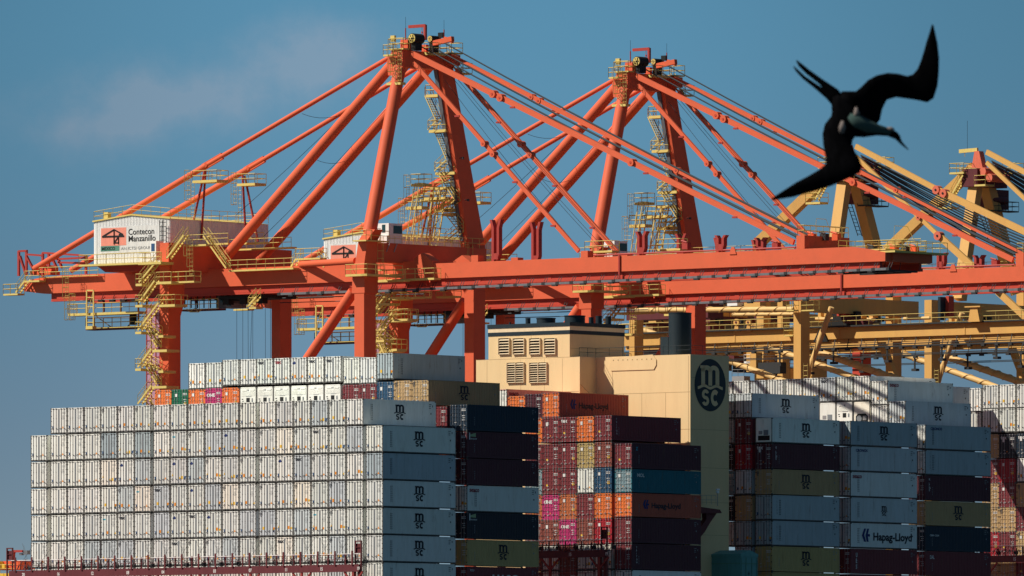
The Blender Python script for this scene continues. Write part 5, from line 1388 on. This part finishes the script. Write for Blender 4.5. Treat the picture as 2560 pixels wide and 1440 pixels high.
    for dx in (.3, 1.6): b = MB(); b.tube((p1.x + dx, sW0 - .3, zwt), (p1.x + dx - .4, sW0 - .15, zwt - 1.0), .06, 5); build(b, 'strut', 'bar_galv', cb_)
    # yellow lattice towers and platforms behind
    def lattice(xa, ya, xb, yb, t_, w_=.9, r_=.07):
        b = MB(); A_, B_ = P(xa, ya, t_), P(xb, yb, t_); o4 = [Vector((i * w_, j * w_ * .6, 0)) for i, j in ((-.5, -.5), (.5, -.5), (.5, .5), (-.5, .5))]
        for o_ in o4: b.beam(A_ + o_, B_ + o_, r_ * 1.6, r_ * 1.6)
        n_ = max(3, int((B_ - A_).length / 1.35))
        for i in range(n_):
            for k in range(4):
                c1, c2 = A_.lerp(B_, i / n_), A_.lerp(B_, (i + 1) / n_); b.tube(c1 + o4[k], c2 + o4[(k + 1) % 4], r_ * .6, 4, caps=False); b.tube(c2 + o4[k], c2 + o4[(k + 1) % 4], r_ * .5, 4, caps=False)
        build(b, 'lattice_tower', Y, root)
    tq = T0 + 12.5
    lattice(1029, 603, 1051, 458, tq, 1.1, .05); lattice(1080, 604, 1101, 468, tq + 3, 1.3, .075)
    plat(1027, 1060, 459, tq, 1.4, 'wnse', .3); plat(1014, 1054, 516, tq - .5, 1.4, 'wnse', .35); plat(1085, 1128, 467, tq + 3, 1.4, 'wnse', .3); plat(1058, 1110, 493, tq + 4, 1.2, 'wnse', .3); plat(1084, 1130, 522, tq + 3.6, 1.4, 'wnse', .35)
    lad(1006, 560, 1006, 496, tq - 1); lad(1015, 560, 1015, 500, tq, False); lad(1020, 500, 1020, 438, tq); lad(1073, 572, 1073, 502, tq + 3); lad(1050, 590, 1050, 525, tq + 4, False)
    # stair along the far tower column
    tz = T0 + LEGSP - 2.5
    fl = [(1069, 240, 1096, 300), (1076, 325, 1100, 300), (1092, 325, 1122, 398), (1093, 428, 1122, 400), (1104, 437, 1142, 498), (1112, 530, 1144, 500), (1122, 538, 1152, 576), (1118, 606, 1152, 578)]
    for i, (xa, ya, xb, yb) in enumerate(fl): strs(xa, ya, xb, yb, tz - 2.8 + i * .38, 1.0, 'tower_stair')
    for xa, xb, y, dt in ((1064, 1094, 236, -4), (1072, 1114, 324, -3), (1088, 1136, 430, -1.5), (1106, 1158, 532, .3)): plat(xa, xb, y, tz + dt, 1.4, 'wns', .32, name='landing')
    plat(1124, 1158, 182, tcn + 4.5, 1.6, 'wse', .2); strs(1124, 148, 1150, 180, tcn + 5)
    for py_ in (290, 395, 500): b = MB(); c = P(1135 + (py_ - 290) * .13, py_, tcn + 6); b.tube(c, c + Vector((0, -.5, 0)), .05, 4); b.box(c + Vector((-.1, -.6, -.15)), c + Vector((.1, -.4, .1))); build(b, 'tower_lamp', 'dark_steel', root)
    return root
crane1 = make_crane()
crane2 = copy_tree(crane1)
crane2.location = fw(OT + 48.0, OS + 6.4, 0)
crane2['label'] = 'second orange ship-to-shore crane standing behind the first, its long boom crossing above the beige casing'

# maintenance worker on the inspection walkway
def person(base, vest='vest_orange'):
    r = thing('person', 'person in orange vest standing on the inspection walkway under the left crane girder', 'person', base, ROTZ)
    b = MB()
    def limb(p, q_, r1, r2): b.tube(p, q_, r1, 8, r2)
    for sg_ in (-1, 1):
        limb((0, .1 * sg_, .85), (.03, .11 * sg_, .45), .085, .065); limb((.03, .11 * sg_, .45), (0, .11 * sg_, .06), .06, .045); b.box((-.14, .06 * sg_ , 0), (.08, .15 * sg_, .07))
        limb((0, .2 * sg_, 1.38), (-.05, .25 * sg_, 1.1), .055, .045); limb((-.05, .25 * sg_, 1.1), (-.2, .2 * sg_, .98), .042, .032)
    limb((0, 0, .82), (0, 0, 1.12), .16, .15); limb((0, 0, 1.12), (0, 0, 1.42), .15, .2); limb((0, 0, 1.42), (0, 0, 1.52), .08, .06)
    for k in range(6):
        a0, a1 = math.pi * k / 6 - math.pi / 2, math.pi * (k + 1) / 6 - math.pi / 2
        limb((0, 0, 1.62 + .12 * math.sin(a0)), (0, 0, 1.62 + .12 * math.sin(a1)), max(.01, .095 * math.cos(a0)), max(.01, .095 * math.cos(a1)))
    o = build(b, 'body', 'ship_maroon', r)
    b = MB(); b.tube((0, 0, .95), (0, 0, 1.43), .19, 10, .22); build(b, 'vest', vest, r)
    b = MB(); b.tube((0, 0, 1.64), (0, 0, 1.76), .125, 10, .07); b.tube((-.02, 0, 1.63), (-.02, 0, 1.65), .16, 10); build(b, 'helmet', 'white_paint', r)
    return r
v = q(490, 772, GN + 1.5); person(fw(v[0], v[1], v[2]))
mat('aged_brown', (0.34, 0.19, 0.09), 0.7, dirt=0.7, grime=0.4, scale=0.3)  # crane yellow darkened to brown, shade of the far machinery put into the colour
# ------------------------------------------------------------------ yellow cranes farther along the quay
def yellow_crane(label, ox, oy, lean=0.0, big=True, full=True, ty=150.0):
    """built in crane frame; picture positions are those of the nearer one, shifted by (ox, oy) for the next"""
    OTy, OSy = ty, 60.0
    root = thing('gantry_crane', label, 'crane', fw(OTy, OSy, 0), ROTZ, 'yellow ship-to-shore cranes')
    C, PP = 'crane_yellow', 'pipe_yellow'
    def V(px, py, t):
        v = q(px + ox, py + oy, t + ty - 150.0); return Vector((v[0] - OTy, v[1] - OSy, v[2]))
    def X(t): return t + ty - 150.0 - OTy
    A0, A1, G0 = 150.0, 171.0, 156.0
    def leg(xl, xr, yt, t, d=1.7, m_=C):
        b = MB(); p1, p2 = V(xl, yt, t), V(xr, yt, t); b.box((X(t), p2.y, 2.6), (X(t) + d, p1.y, p1.z)); build(b, 'leg', m_, root); return p1, p2
    leg(1984, 2002, 736, A0); leg(2214, 2232, 700, A1)
    if full: leg(1573, 1586, 800, A0); 
    # cross beam along the quay between the seaward legs, in shade
    p1, p2 = V(2001, 738, A0), V(2001, 778, A0)
    b = MB(); b.box((X(A0) + 1.7, p1.y - .1, p2.z), (X(A1) + 1.7, p1.y + 1.4, p1.z)); build(b, 'cross_beam', C, root)
    # girders
    def zof(px, py, t): return V(px, py, t).z
    for g, (ya, yb) in ((G0, (829.6, 858.5)), (G0 + 8, None) if False else (G0 + 10.5, (829.6, 858.5))):
        s1, s0 = V(1560, 800, G0).y, V(2720, 800, G0).y; z1, z0 = zof(1768, 829.6, G0), zof(1768, 858.5, G0)
        b = MB(); b.box((X(g), s0, z0), (X(g) + 1.1, s1, z1)); build(b, 'girder', C, root)
        b = MB(); b.box((X(g) - .5, s0, z1 + .003), (X(g) + 1.2, s1, z1 + .18)); build(b, 'walkway', 'dark_steel' if g == G0 else C, root)
        b = MB(); rail(b, [(X(g) - .45, s0, z1 + .18), (X(g) - .45, s1, z1 + .18)], 1.1, 1.9, .035); build(b, 'railing', 'rail_yellow', root)
        for px_ in (1838, 2100, 2413, 1650):
            y = V(px_, 800, G0).y; b = MB(); b.box((X(g) - .06, y, z0 + .02), (X(g) - .003, y + .12, z1 - .02)); build(b, 'stiffener', C, root)
    # trolley rail, hangers and dark lines below
    b = MB(); b.box((X(G0) + .3, s0, z0 - .5), (X(G0) + .6, s1, z0 - .02)); build(b, 'trolley_rail', C, root)
    for yy, r_ in ((868, .07), (874, .12), (893, .05), (896, .05)):
        b = MB(); za = zof(2000, yy, G0); b.tube((X(G0) - .4, s0, za), (X(G0) - .4, s1, za), r_, 5); build(b, 'cable_line', 'dark_steel', root)
    for k in range(30):
        y = s0 + 3 + k * 2.05; z = zof(2000, 874, G0); b = MB(); b.box((X(G0) - .5, y - .25, z - .3), (X(G0) - .1, y + .25, z - .05)); b.beam((X(G0) - .4, y, z), (X(G0) + .2, y + .2, z0), .08, .08)
        if k % 4 == 1: b.box((X(G0) - .4, y, z - 1.6), (X(G0) - .25, y + .18, z)); b.box((X(G0) - .6, y - .3, z - 1.9), (X(G0) + .1, y + .4, z - 1.6))
        build(b, 'festoon_trolley', 'dark_steel', root)
    # pipes with helical strakes
    def strake(xa, ya, xb, yb, ta, tb, r_, turns, name='strake_pipe'):
        b = MB(); A_, B_ = V(xa, ya, ta), V(xb, yb, tb); b.tube(A_, B_, r_, 14); d = (B_ - A_).normalized(); u = d.cross(Vector((0, 0, 1))).normalized(); v_ = u.cross(d)
        o = build(b, name, PP, root)
        n_ = turns * 10
        if turns:
            b = MB(); pts = [A_.lerp(B_, i / n_) + (u * math.cos(i * .628) + v_ * math.sin(i * .628)) * (r_ * 1.12) for i in range(n_ + 1)]
            b.poly(pts, r_ * .16, 4); build(b, 'strake', PP, o)
    strake(1600, 822, 2109, 1007, 158, 158, .36, 12); strake(1926, 870, 2211, 970, 166, 166, .36, 7); strake(2046, 880, 2304, 969, 160, 160, .42, 9)
    strake(2079, 768, 2003, 980, 154, 154, .34, 1); 
    if full:
        strake(1590, 776, 1985, 773, 160, 160, .33, 9); strake(1832, 787, 1985, 785, 163, 163, .22, 5); strake(2085, 771, 2120, 773, 160, 160, .26, 0)
        strake(2260, 797, 2325, 795, 164, 164, .2, 0); strake(2040, 797, 2235, 799, 168, 168, .2, 0)
    # A frame: box members
    def box_m(xa, ya, xb, yb, ta, tb, w_, h_, name='frame_member', m_=C):
        b = MB(); b.beam(V(xa, ya, ta), V(xb, yb, tb), w_, h_); build(b, name, m_, root)
    box_m(1893, 612, 2112, 402, 158, 160, 1.3, 1.15, 'back_brace'); box_m(2072, 735, 2116, 420, 155, 159, 1.3, 1.25, 'tower_leg')
    box_m(2190, 640, 2136, 430, 166, 161, 1.3, 1.6, 'tower_leg'); box_m(2218, 720, 2190, 640, 167, 166, 1.3, 1.6, 'tower_leg')
    box_m(2201, 850, 2240, 950, 164, 164, .8, .7, 'diagonal_brace')
    # head
    h0 = V(2128, 430, 160)
    b = MB(); b.box(h0 + Vector((-2.5, -1.2, -1.2)), h0 + Vector((3.5, 1.2, 1.0))); build(b, 'head_beam', 'ship_maroon', root)
    b = MB(); b.prism([h0 + Vector((-1, -.9, 1)), h0 + Vector((-1, .9, 1)), h0 + Vector((-1, .4, 3.2)), h0 + Vector((-1, -.3, 3.2))], (.9, 0, 0)); build(b, 'head_tower', 'node_pink', root)
    b = MB(); b.beam(h0 + Vector((-.6, .2, 3.4)), h0 + Vector((-.6, 3.0, 3.3)), .3, .45); b.tube(h0 + Vector((-.6, 2.2, 3.3)), h0 + Vector((-.6, 2.2, 2.6)), .05, 4); build(b, 'service_jib', 'rail_yellow', root)
    b = MB(); b.tube(h0 + Vector((-.6, 1.8, 3.4)), h0 + Vector((-.6, 1.8, 7)), .025, 4); build(b, 'mast', 'dark_steel', root)
    for (a, c) in (((-2.9, .6, .4), (-.8, 2.8, .6)), ((-2.7, -2.6, -1.2), (-.9, -.9, -1.0)), ((-2.4, -1.0, -.2), (-1.2, 1.6, -.1)), ((2.5, -3.2, .6), (4.2, -1.2, .7))):
        b = MB(); p1, p2 = h0 + Vector(a), h0 + Vector(c); platform(b, min(p1.x, p2.x), max(p1.x, p2.x), min(p1.y, p2.y), max(p1.y, p2.y), p2.z, .22, 'wnse', 1.1); build(b, 'head_platform', 'rail_yellow', root)
    b = MB(); stair(b, h0 + Vector((-2.4, 3.4, -3.4)), h0 + Vector((-2.4, .8, .2)), (1, 0, 0), .8); build(b, 'stair', 'rail_yellow', root)
    b = MB(); platform(b, h0.x - 3.0, h0.x - 1.4, h0.y + 2.4, h0.y + 4.6, h0.z - 3.6, .25, 'wns', 1.1); build(b, 'head_platform', 'rail_yellow', root)
    for dy, dz in ((-1.8, .6), (-2.8, -.2)): b = MB(); b.tube(h0 + Vector((-2.2, dy, dz)), h0 + Vector((1.5, dy, dz)), .5, 14); build(b, 'sheave', 'node_pink', root)
    # winch box with railing in the tower
    w0 = V(2150, 490, 164); b = MB(); b.box(w0 + Vector((-1.8, -1.4, -1.0)), w0 + Vector((1.8, 1.0, 1.4))); b.tube(w0 + Vector((-2.2, -1.6, .1)), w0 + Vector((1, -1.6, .1)), .45, 12); build(b, 'tower_winch', 'ship_maroon', root)
    b = MB(); platform(b, w0.x - 2, w0.x + 2, w0.y - 2.8, w0.y - 1.2, w0.z - 1.2, .15, 'wnse', 1.1); build(b, 'winch_platform', 'dark_steel', root)
    b = MB(); ladder(b, V(2150, 590, 163), V(2122, 505, 162), (1, 0, 0), .8, .05); build(b, 'ladder', 'dark_steel', root)
    # stays
    def stay(xa, ya, xb, yb, ta, tb, w_, h_, n_=1, pins=()):
        b = MB(); A_, B_ = V(xa, ya, ta), V(xb, yb, tb)
        for i in range(n_): b.beam(A_ + Vector((.6 * i, 0, -.3 * i)), B_ + Vector((.6 * i, 0, -.3 * i)), w_, h_)
        o = build(b, 'fore_stay', C, root)
        for px_ in pins:
            c = A_.lerp(B_, (px_ - xa) / (xb - xa)); b = MB(); b.tube(c - Vector((.4, 0, 0)), c + Vector((.4, 0, 0)), h_ * .66, 16); b.mat(1).tube(c - Vector((.45, 0, 0)), c - Vector((.4, 0, 0)), h_ * .18, 8); build(b, 'pin', ['node_pink', 'black'], o)
    stay(2140, 366, 2344, 474, 157, 157, .35, .62); stay(2342, 474, 2640, 616, 157, 157, .35, .78, 1, (2344, 2362))
    stay(2140, 392, 2346, 588, 158, 158, .3, .5, 1, (2300,)); stay(2346, 588, 2452, 684, 158, 158, .35, .8, 1, (2348,))
    stay(2480, 715, 2600, 826, 160, 160, .4, .8)
    for i in range(13):
        b = MB(); A_, B_ = V(2152 + 1.5 * (i % 3), 388 + i * 2.2, 159 + .3 * i), V(2620, 596 + i * 7.5, 159 + .3 * i); n_ = 5; pts = []
        for j in range(n_ + 1):
            f_ = j / n_; p = A_.lerp(B_, f_); p.z -= (.5 + .12 * i) * 4 * f_ * (1 - f_) * .6; pts.append(p)
        b.poly(pts, .085, 4); build(b, 'boom_rope', 'rope', root)
    if full:
        # pedestals, sheaves and cage ladder on the girder
        for px_, r_ in ((1840, .42), (1870, .38)):
            c = V(px_, 806, G0 - .4); b = MB(); b.tube(c, c + Vector((.3, 0, 0)), r_, 18); b.mat(1).tube(c - Vector((.05, 0, 0)), c, r_ * .35, 8); b.mat(0).prism([c + Vector((.05, -.4, -1.1)), c + Vector((.05, .4, -1.1)), c + Vector((.05, .1, .1)), c + Vector((.05, -.1, .1))], (.2, 0, 0)); build(b, 'guide_sheave', [C, 'ship_maroon'], root)
        b = MB(); p = V(1586, 840, 149); ladder(b, p, V(1586, 768, 149), (0, 1, 0), .6, .035, (-1, 0, 0)); build(b, 'caged_ladder', 'rail_yellow', root)
        b = MB(); p1, p2 = V(1600, 900, 172), V(1770, 740, 172); b.box((X(172), p2.y, V(1600, 862, 172).z), (X(172) + 1.5, p1.y, V(1600, 832, 172).z)); build(b, 'rear_girder', C, root)
        b = MB(); p1, p2 = V(1566, 760, 176), V(1770, 760, 176); b.box((X(176), p2.y, V(1600, 800, 176).z), (X(176) + 3, p1.y, V(1600, 742, 176).z)); build(b, 'machine_room', 'ship_maroon', root)
        for px_, w_ in ((1690, 2.2), (1900, 1.1), (1950, .8)):
            b = MB(); p = V(px_, 760, 178); b.box((p.x, p.y - w_ / 2, V(px_, 950, 178).z), (p.x + 1.4, p.y + w_ / 2, V(px_, 745, 178).z)); build(b, 'rear_leg', C, root)
        for (xa, xb, ya, yb, m_) in ((1818, 1843, 737, 765, 'white_paint'), (1860, 1900, 745, 770, C), (1660, 1690, 783, 790, 'rail_yellow'), (1866, 1890, 880, 930, C), (1860, 1875, 903, 909, 'white_paint'), (1895, 1950, 905, 935, 'dark_steel'), (1830, 1860, 940, 1010, 'bar_galv')):
            b = MB(); p1, p2 = V(xa, yb, 174), V(xb, ya, 174); b.box((p1.x, p1.y, p1.z), (p1.x + 1.2, p2.y, p2.z)); rail(b, [(p1.x, p1.y, p2.z), (p1.x, p2.y, p2.z)], .8, .8, .03); build(b, 'equipment_box', m_, root)
        b = MB()
        for k in range(9): c = V(1835 + k * 2, 765 + k * 18, 175); b.beam(c, V(1835 + k * 2 + 70, 760 + k * 18, 175), .08, .1)
        build(b, 'pipe_rack', 'dark_steel', root)
        for xa, ya, yb, t_, ln_, m_ in ((1632, 744, 829, 206, 9.5, 'aged_brown'), (1790, 738, 829, 208, 12.0, 'aged_brown'), (1640, 862, 880, 206, 9, 'aged_brown'), (1780, 862, 925, 208, 4.0, 'aged_brown'), (1850, 890, 930, 207, 5.0, 'dark_steel'), (2066, 776, 826, 210, 11, 'aged_brown'), (2385, 800, 822, 210, 12, 'aged_brown'), (1768, 770, 790, 196, 8, C), (1905, 768, 800, 198, 6, C), (1775, 806, 829, 198, 3, 'ship_maroon'), (1890, 808, 829, 197, 6, C), (2003, 784, 820, 198, 8, C), (1610, 862, 905, 196, 10, 'ship_maroon'), (1800, 862, 886, 194, 8, C), (2030, 862, 950, 200, 3, C), (1950, 918, 950, 199, 3, C), (2130, 858, 884, 198, 8, 'ship_maroon'), (1602, 738, 790, 194, 11.5, C), (1768, 736, 768, 192, 15, C), (1775, 789, 806, 190, 14, 'ship_maroon'), (1690, 800, 862, 192, 4, 'ship_maroon'), (1600, 796, 812, 188, 6, 'ship_maroon'), (1770, 878, 945, 196, 3, C), (1905, 862, 950, 188, 2.6, C), (1835, 884, 905, 190, 9, 'ship_maroon'), (1925, 905, 950, 194, 4, 'ship_maroon'), (2150, 880, 950, 192, 2.2, 'crane_red'), (1600, 742, 764, 190, 14, C), (1640, 792, 806, 184, 12, C), (1770, 744, 762, 182, 16, C), (1590, 866, 876, 176, 14, 'ship_maroon'), (1905, 786, 800, 186, 9, 'ship_maroon'), (1760, 868, 884, 180, 12, C), (1880, 858, 872, 182, 11, 'ship_maroon'), (1620, 836, 858, 190, 12, C)):
            b = MB(); p1, p2 = V(xa, yb, t_), V(xa, ya, t_); b.box((p1.x, p1.y, p1.z), (p1.x + ln_, p1.y + 1.2, p2.z)); rail(b, [(p1.x, p1.y, p2.z), (p1.x + ln_, p1.y, p2.z)], 1.0, 1.3, .035); build(b, 'rear_beam', m_, root)  # boxes added as a dark mass; brown and maroon stand in for shade
        b = MB()
        for k in range(14): c = V(1610 + k * 27, 752 + (k * 37) % 70, 178 + k % 5); b.box(c - Vector((.4, .3, .3)), c + Vector((.4, .4, .35))); b.beam(c, c + Vector((0, -1.4, -1.2 + .4 * (k % 4))), .1, .1)
        build(b, 'fittings', 'dark_steel', root)
        plats = ((1966, 1984, 775, 148.8), (2003, 2035, 775, 148.5), (1960, 1982, 838, 155))
        for xa, xb, y, t_ in plats:
            b = MB(); p1, p2 = V(xa, y, t_), V(xb, y, t_); platform(b, p1.x, p1.x + 1, p2.y, p1.y, p1.z, .15, 'wns', 1.1); build(b, 'platform', 'rail_yellow', root)
    b = MB(); p = V(2028, 950, 151); ladder(b, V(2014, 945, 149.8), V(2014, 908, 149.8), (0, 1, 0), .6, .04); build(b, 'ladder', 'rail_yellow', root)
    # machinery seen between girder and cross beam
    for xa, ya, xb, yb, t_, m_ in ((2118, 778, 2140, 806, 160, 'black'), (2142, 778, 2154, 800, 165, C), (2172, 776, 2182, 796, 168, C), (2092, 784, 2114, 790, 159, 'crane_red'), (2188, 794, 2198, 804, 166, 'black'), (2205, 776, 2230, 786, 170, 'crane_red'),
                                   (2345, 742, 2351, 800, 157, 'funnel_navy'), (2364, 740, 2372, 790, 158, 'crane_red'), (2003, 742, 2034, 768, 163, 'ship_maroon'), (2045, 776, 2052, 806, 168, C), (2060, 776, 2066, 806, 168, C)):
        b = MB(); p1, p2 = V(xa, yb, t_), V(xb, ya, t_); b.box((p1.x, p1.y, p1.z), (p1.x + 1.0, p2.y, p2.z)); build(b, 'machinery', m_, root)
    b = MB(); c1, c2 = V(2108, 808, 159), V(2098, 785, 159); b.prism([c1, V(2160, 812, 159), V(2176, 806, 159), V(2150, 798, 159), c2], (1.2, 0, 0)); build(b, 'saddle', 'ship_maroon', root)
    # trolley hanging at the girder
    b = MB(); c = V(2120, 808, 161); b.box(c + Vector((-1.5, -2.0, -.6)), c + Vector((2, 2.0, .5))); b.box(c + Vector((-1.2, -.8, .5)), c + Vector((1, 1.4, 2.3)))
    b.prism([c + Vector((-5.3, -.3, -1)), c + Vector((-5.3, .3, -1)), c + Vector((-5.3, 1.1, -2.4)), c + Vector((-5.3, -1.1, -2.4))], (.3, 0, 0)); build(b, 'trolley', 'black', root)
    b = MB(); c = V(2434, 800, 155); b.prism([c + Vector((0, -.9, -.2)), c + Vector((0, .8, -.2)), c + Vector((0, .5, 1.5)), c + Vector((0, -.5, 1.5))], (.8, 0, 0)); b.box(c + Vector((-.2, -1.1, 1.5)), c + Vector((1, 1.2, 1.65))); build(b, 'pedestal', C, root)
    return root
yellow_crane('yellow ship-to-shore crane with spiral finned pipes, its head hidden behind the flying bird', 0, 0)
yellow_crane('farthest yellow ship-to-shore crane with pink head tower at the right picture edge', 327, 14, full=False, ty=186.0)

# small gear at the bow end of the lashing bridge, lower left corner
g3 = shipthing('deck_crane', 'red angled davit with orange drum at the lower left picture corner', 'deck crane', 6.0, 51.5, HC)
def V3(px, py, t=6.0): v = q(px, py, t); return Vector((v[0] - 6.0, v[1] - 51.5, v[2] - HC))
b = MB(); b.beam(V3(33, 1404), V3(34, 1376), .3, .3, (1, 0, 0)); b.beam(V3(31, 1378), V3(57, 1378), .25, .25); b.beam(V3(34, 1385), V3(39, 1379), .15, .15); build(b, 'arm', 'crane_rope_red', g3)
b = MB(); b.box(V3(57, 1386), V3(68, 1376) + Vector((.5, 0, 0))); b.box(V3(48, 1388), V3(54, 1383) + Vector((.4, 0, 0))); build(b, 'motor', 'tray_grey', g3)
b = MB(); b.beam(V3(34, 1386), V3(34, 1403), .03, .03, (1, 0, 0)); build(b, 'hook_line', 'rope', g3)
b = MB(); b.box(V3(-20, 1425), V3(50, 1402) + Vector((2.5, 0, 0))); build(b, 'drum', 'orange_gear', g3)
b = MB(); b.box(V3(-20, 1422) - Vector((.6, 0, 0)), V3(8, 1403)); b.box(V3(12, 1421) - Vector((.5, 0, 0)), V3(19, 1410)); b.box(V3(-20, 1460), V3(48, 1433) - Vector((.7, 0, 0))); build(b, 'cover', 'sticker_yellow', g3)
b = MB(); rail(b, [V3(-20, 1434) - Vector((1, 0, 0)), V3(52, 1432) - Vector((1, 0, 0))], .9, 1.2, .03); build(b, 'railing', 'rail_yellow', g3)
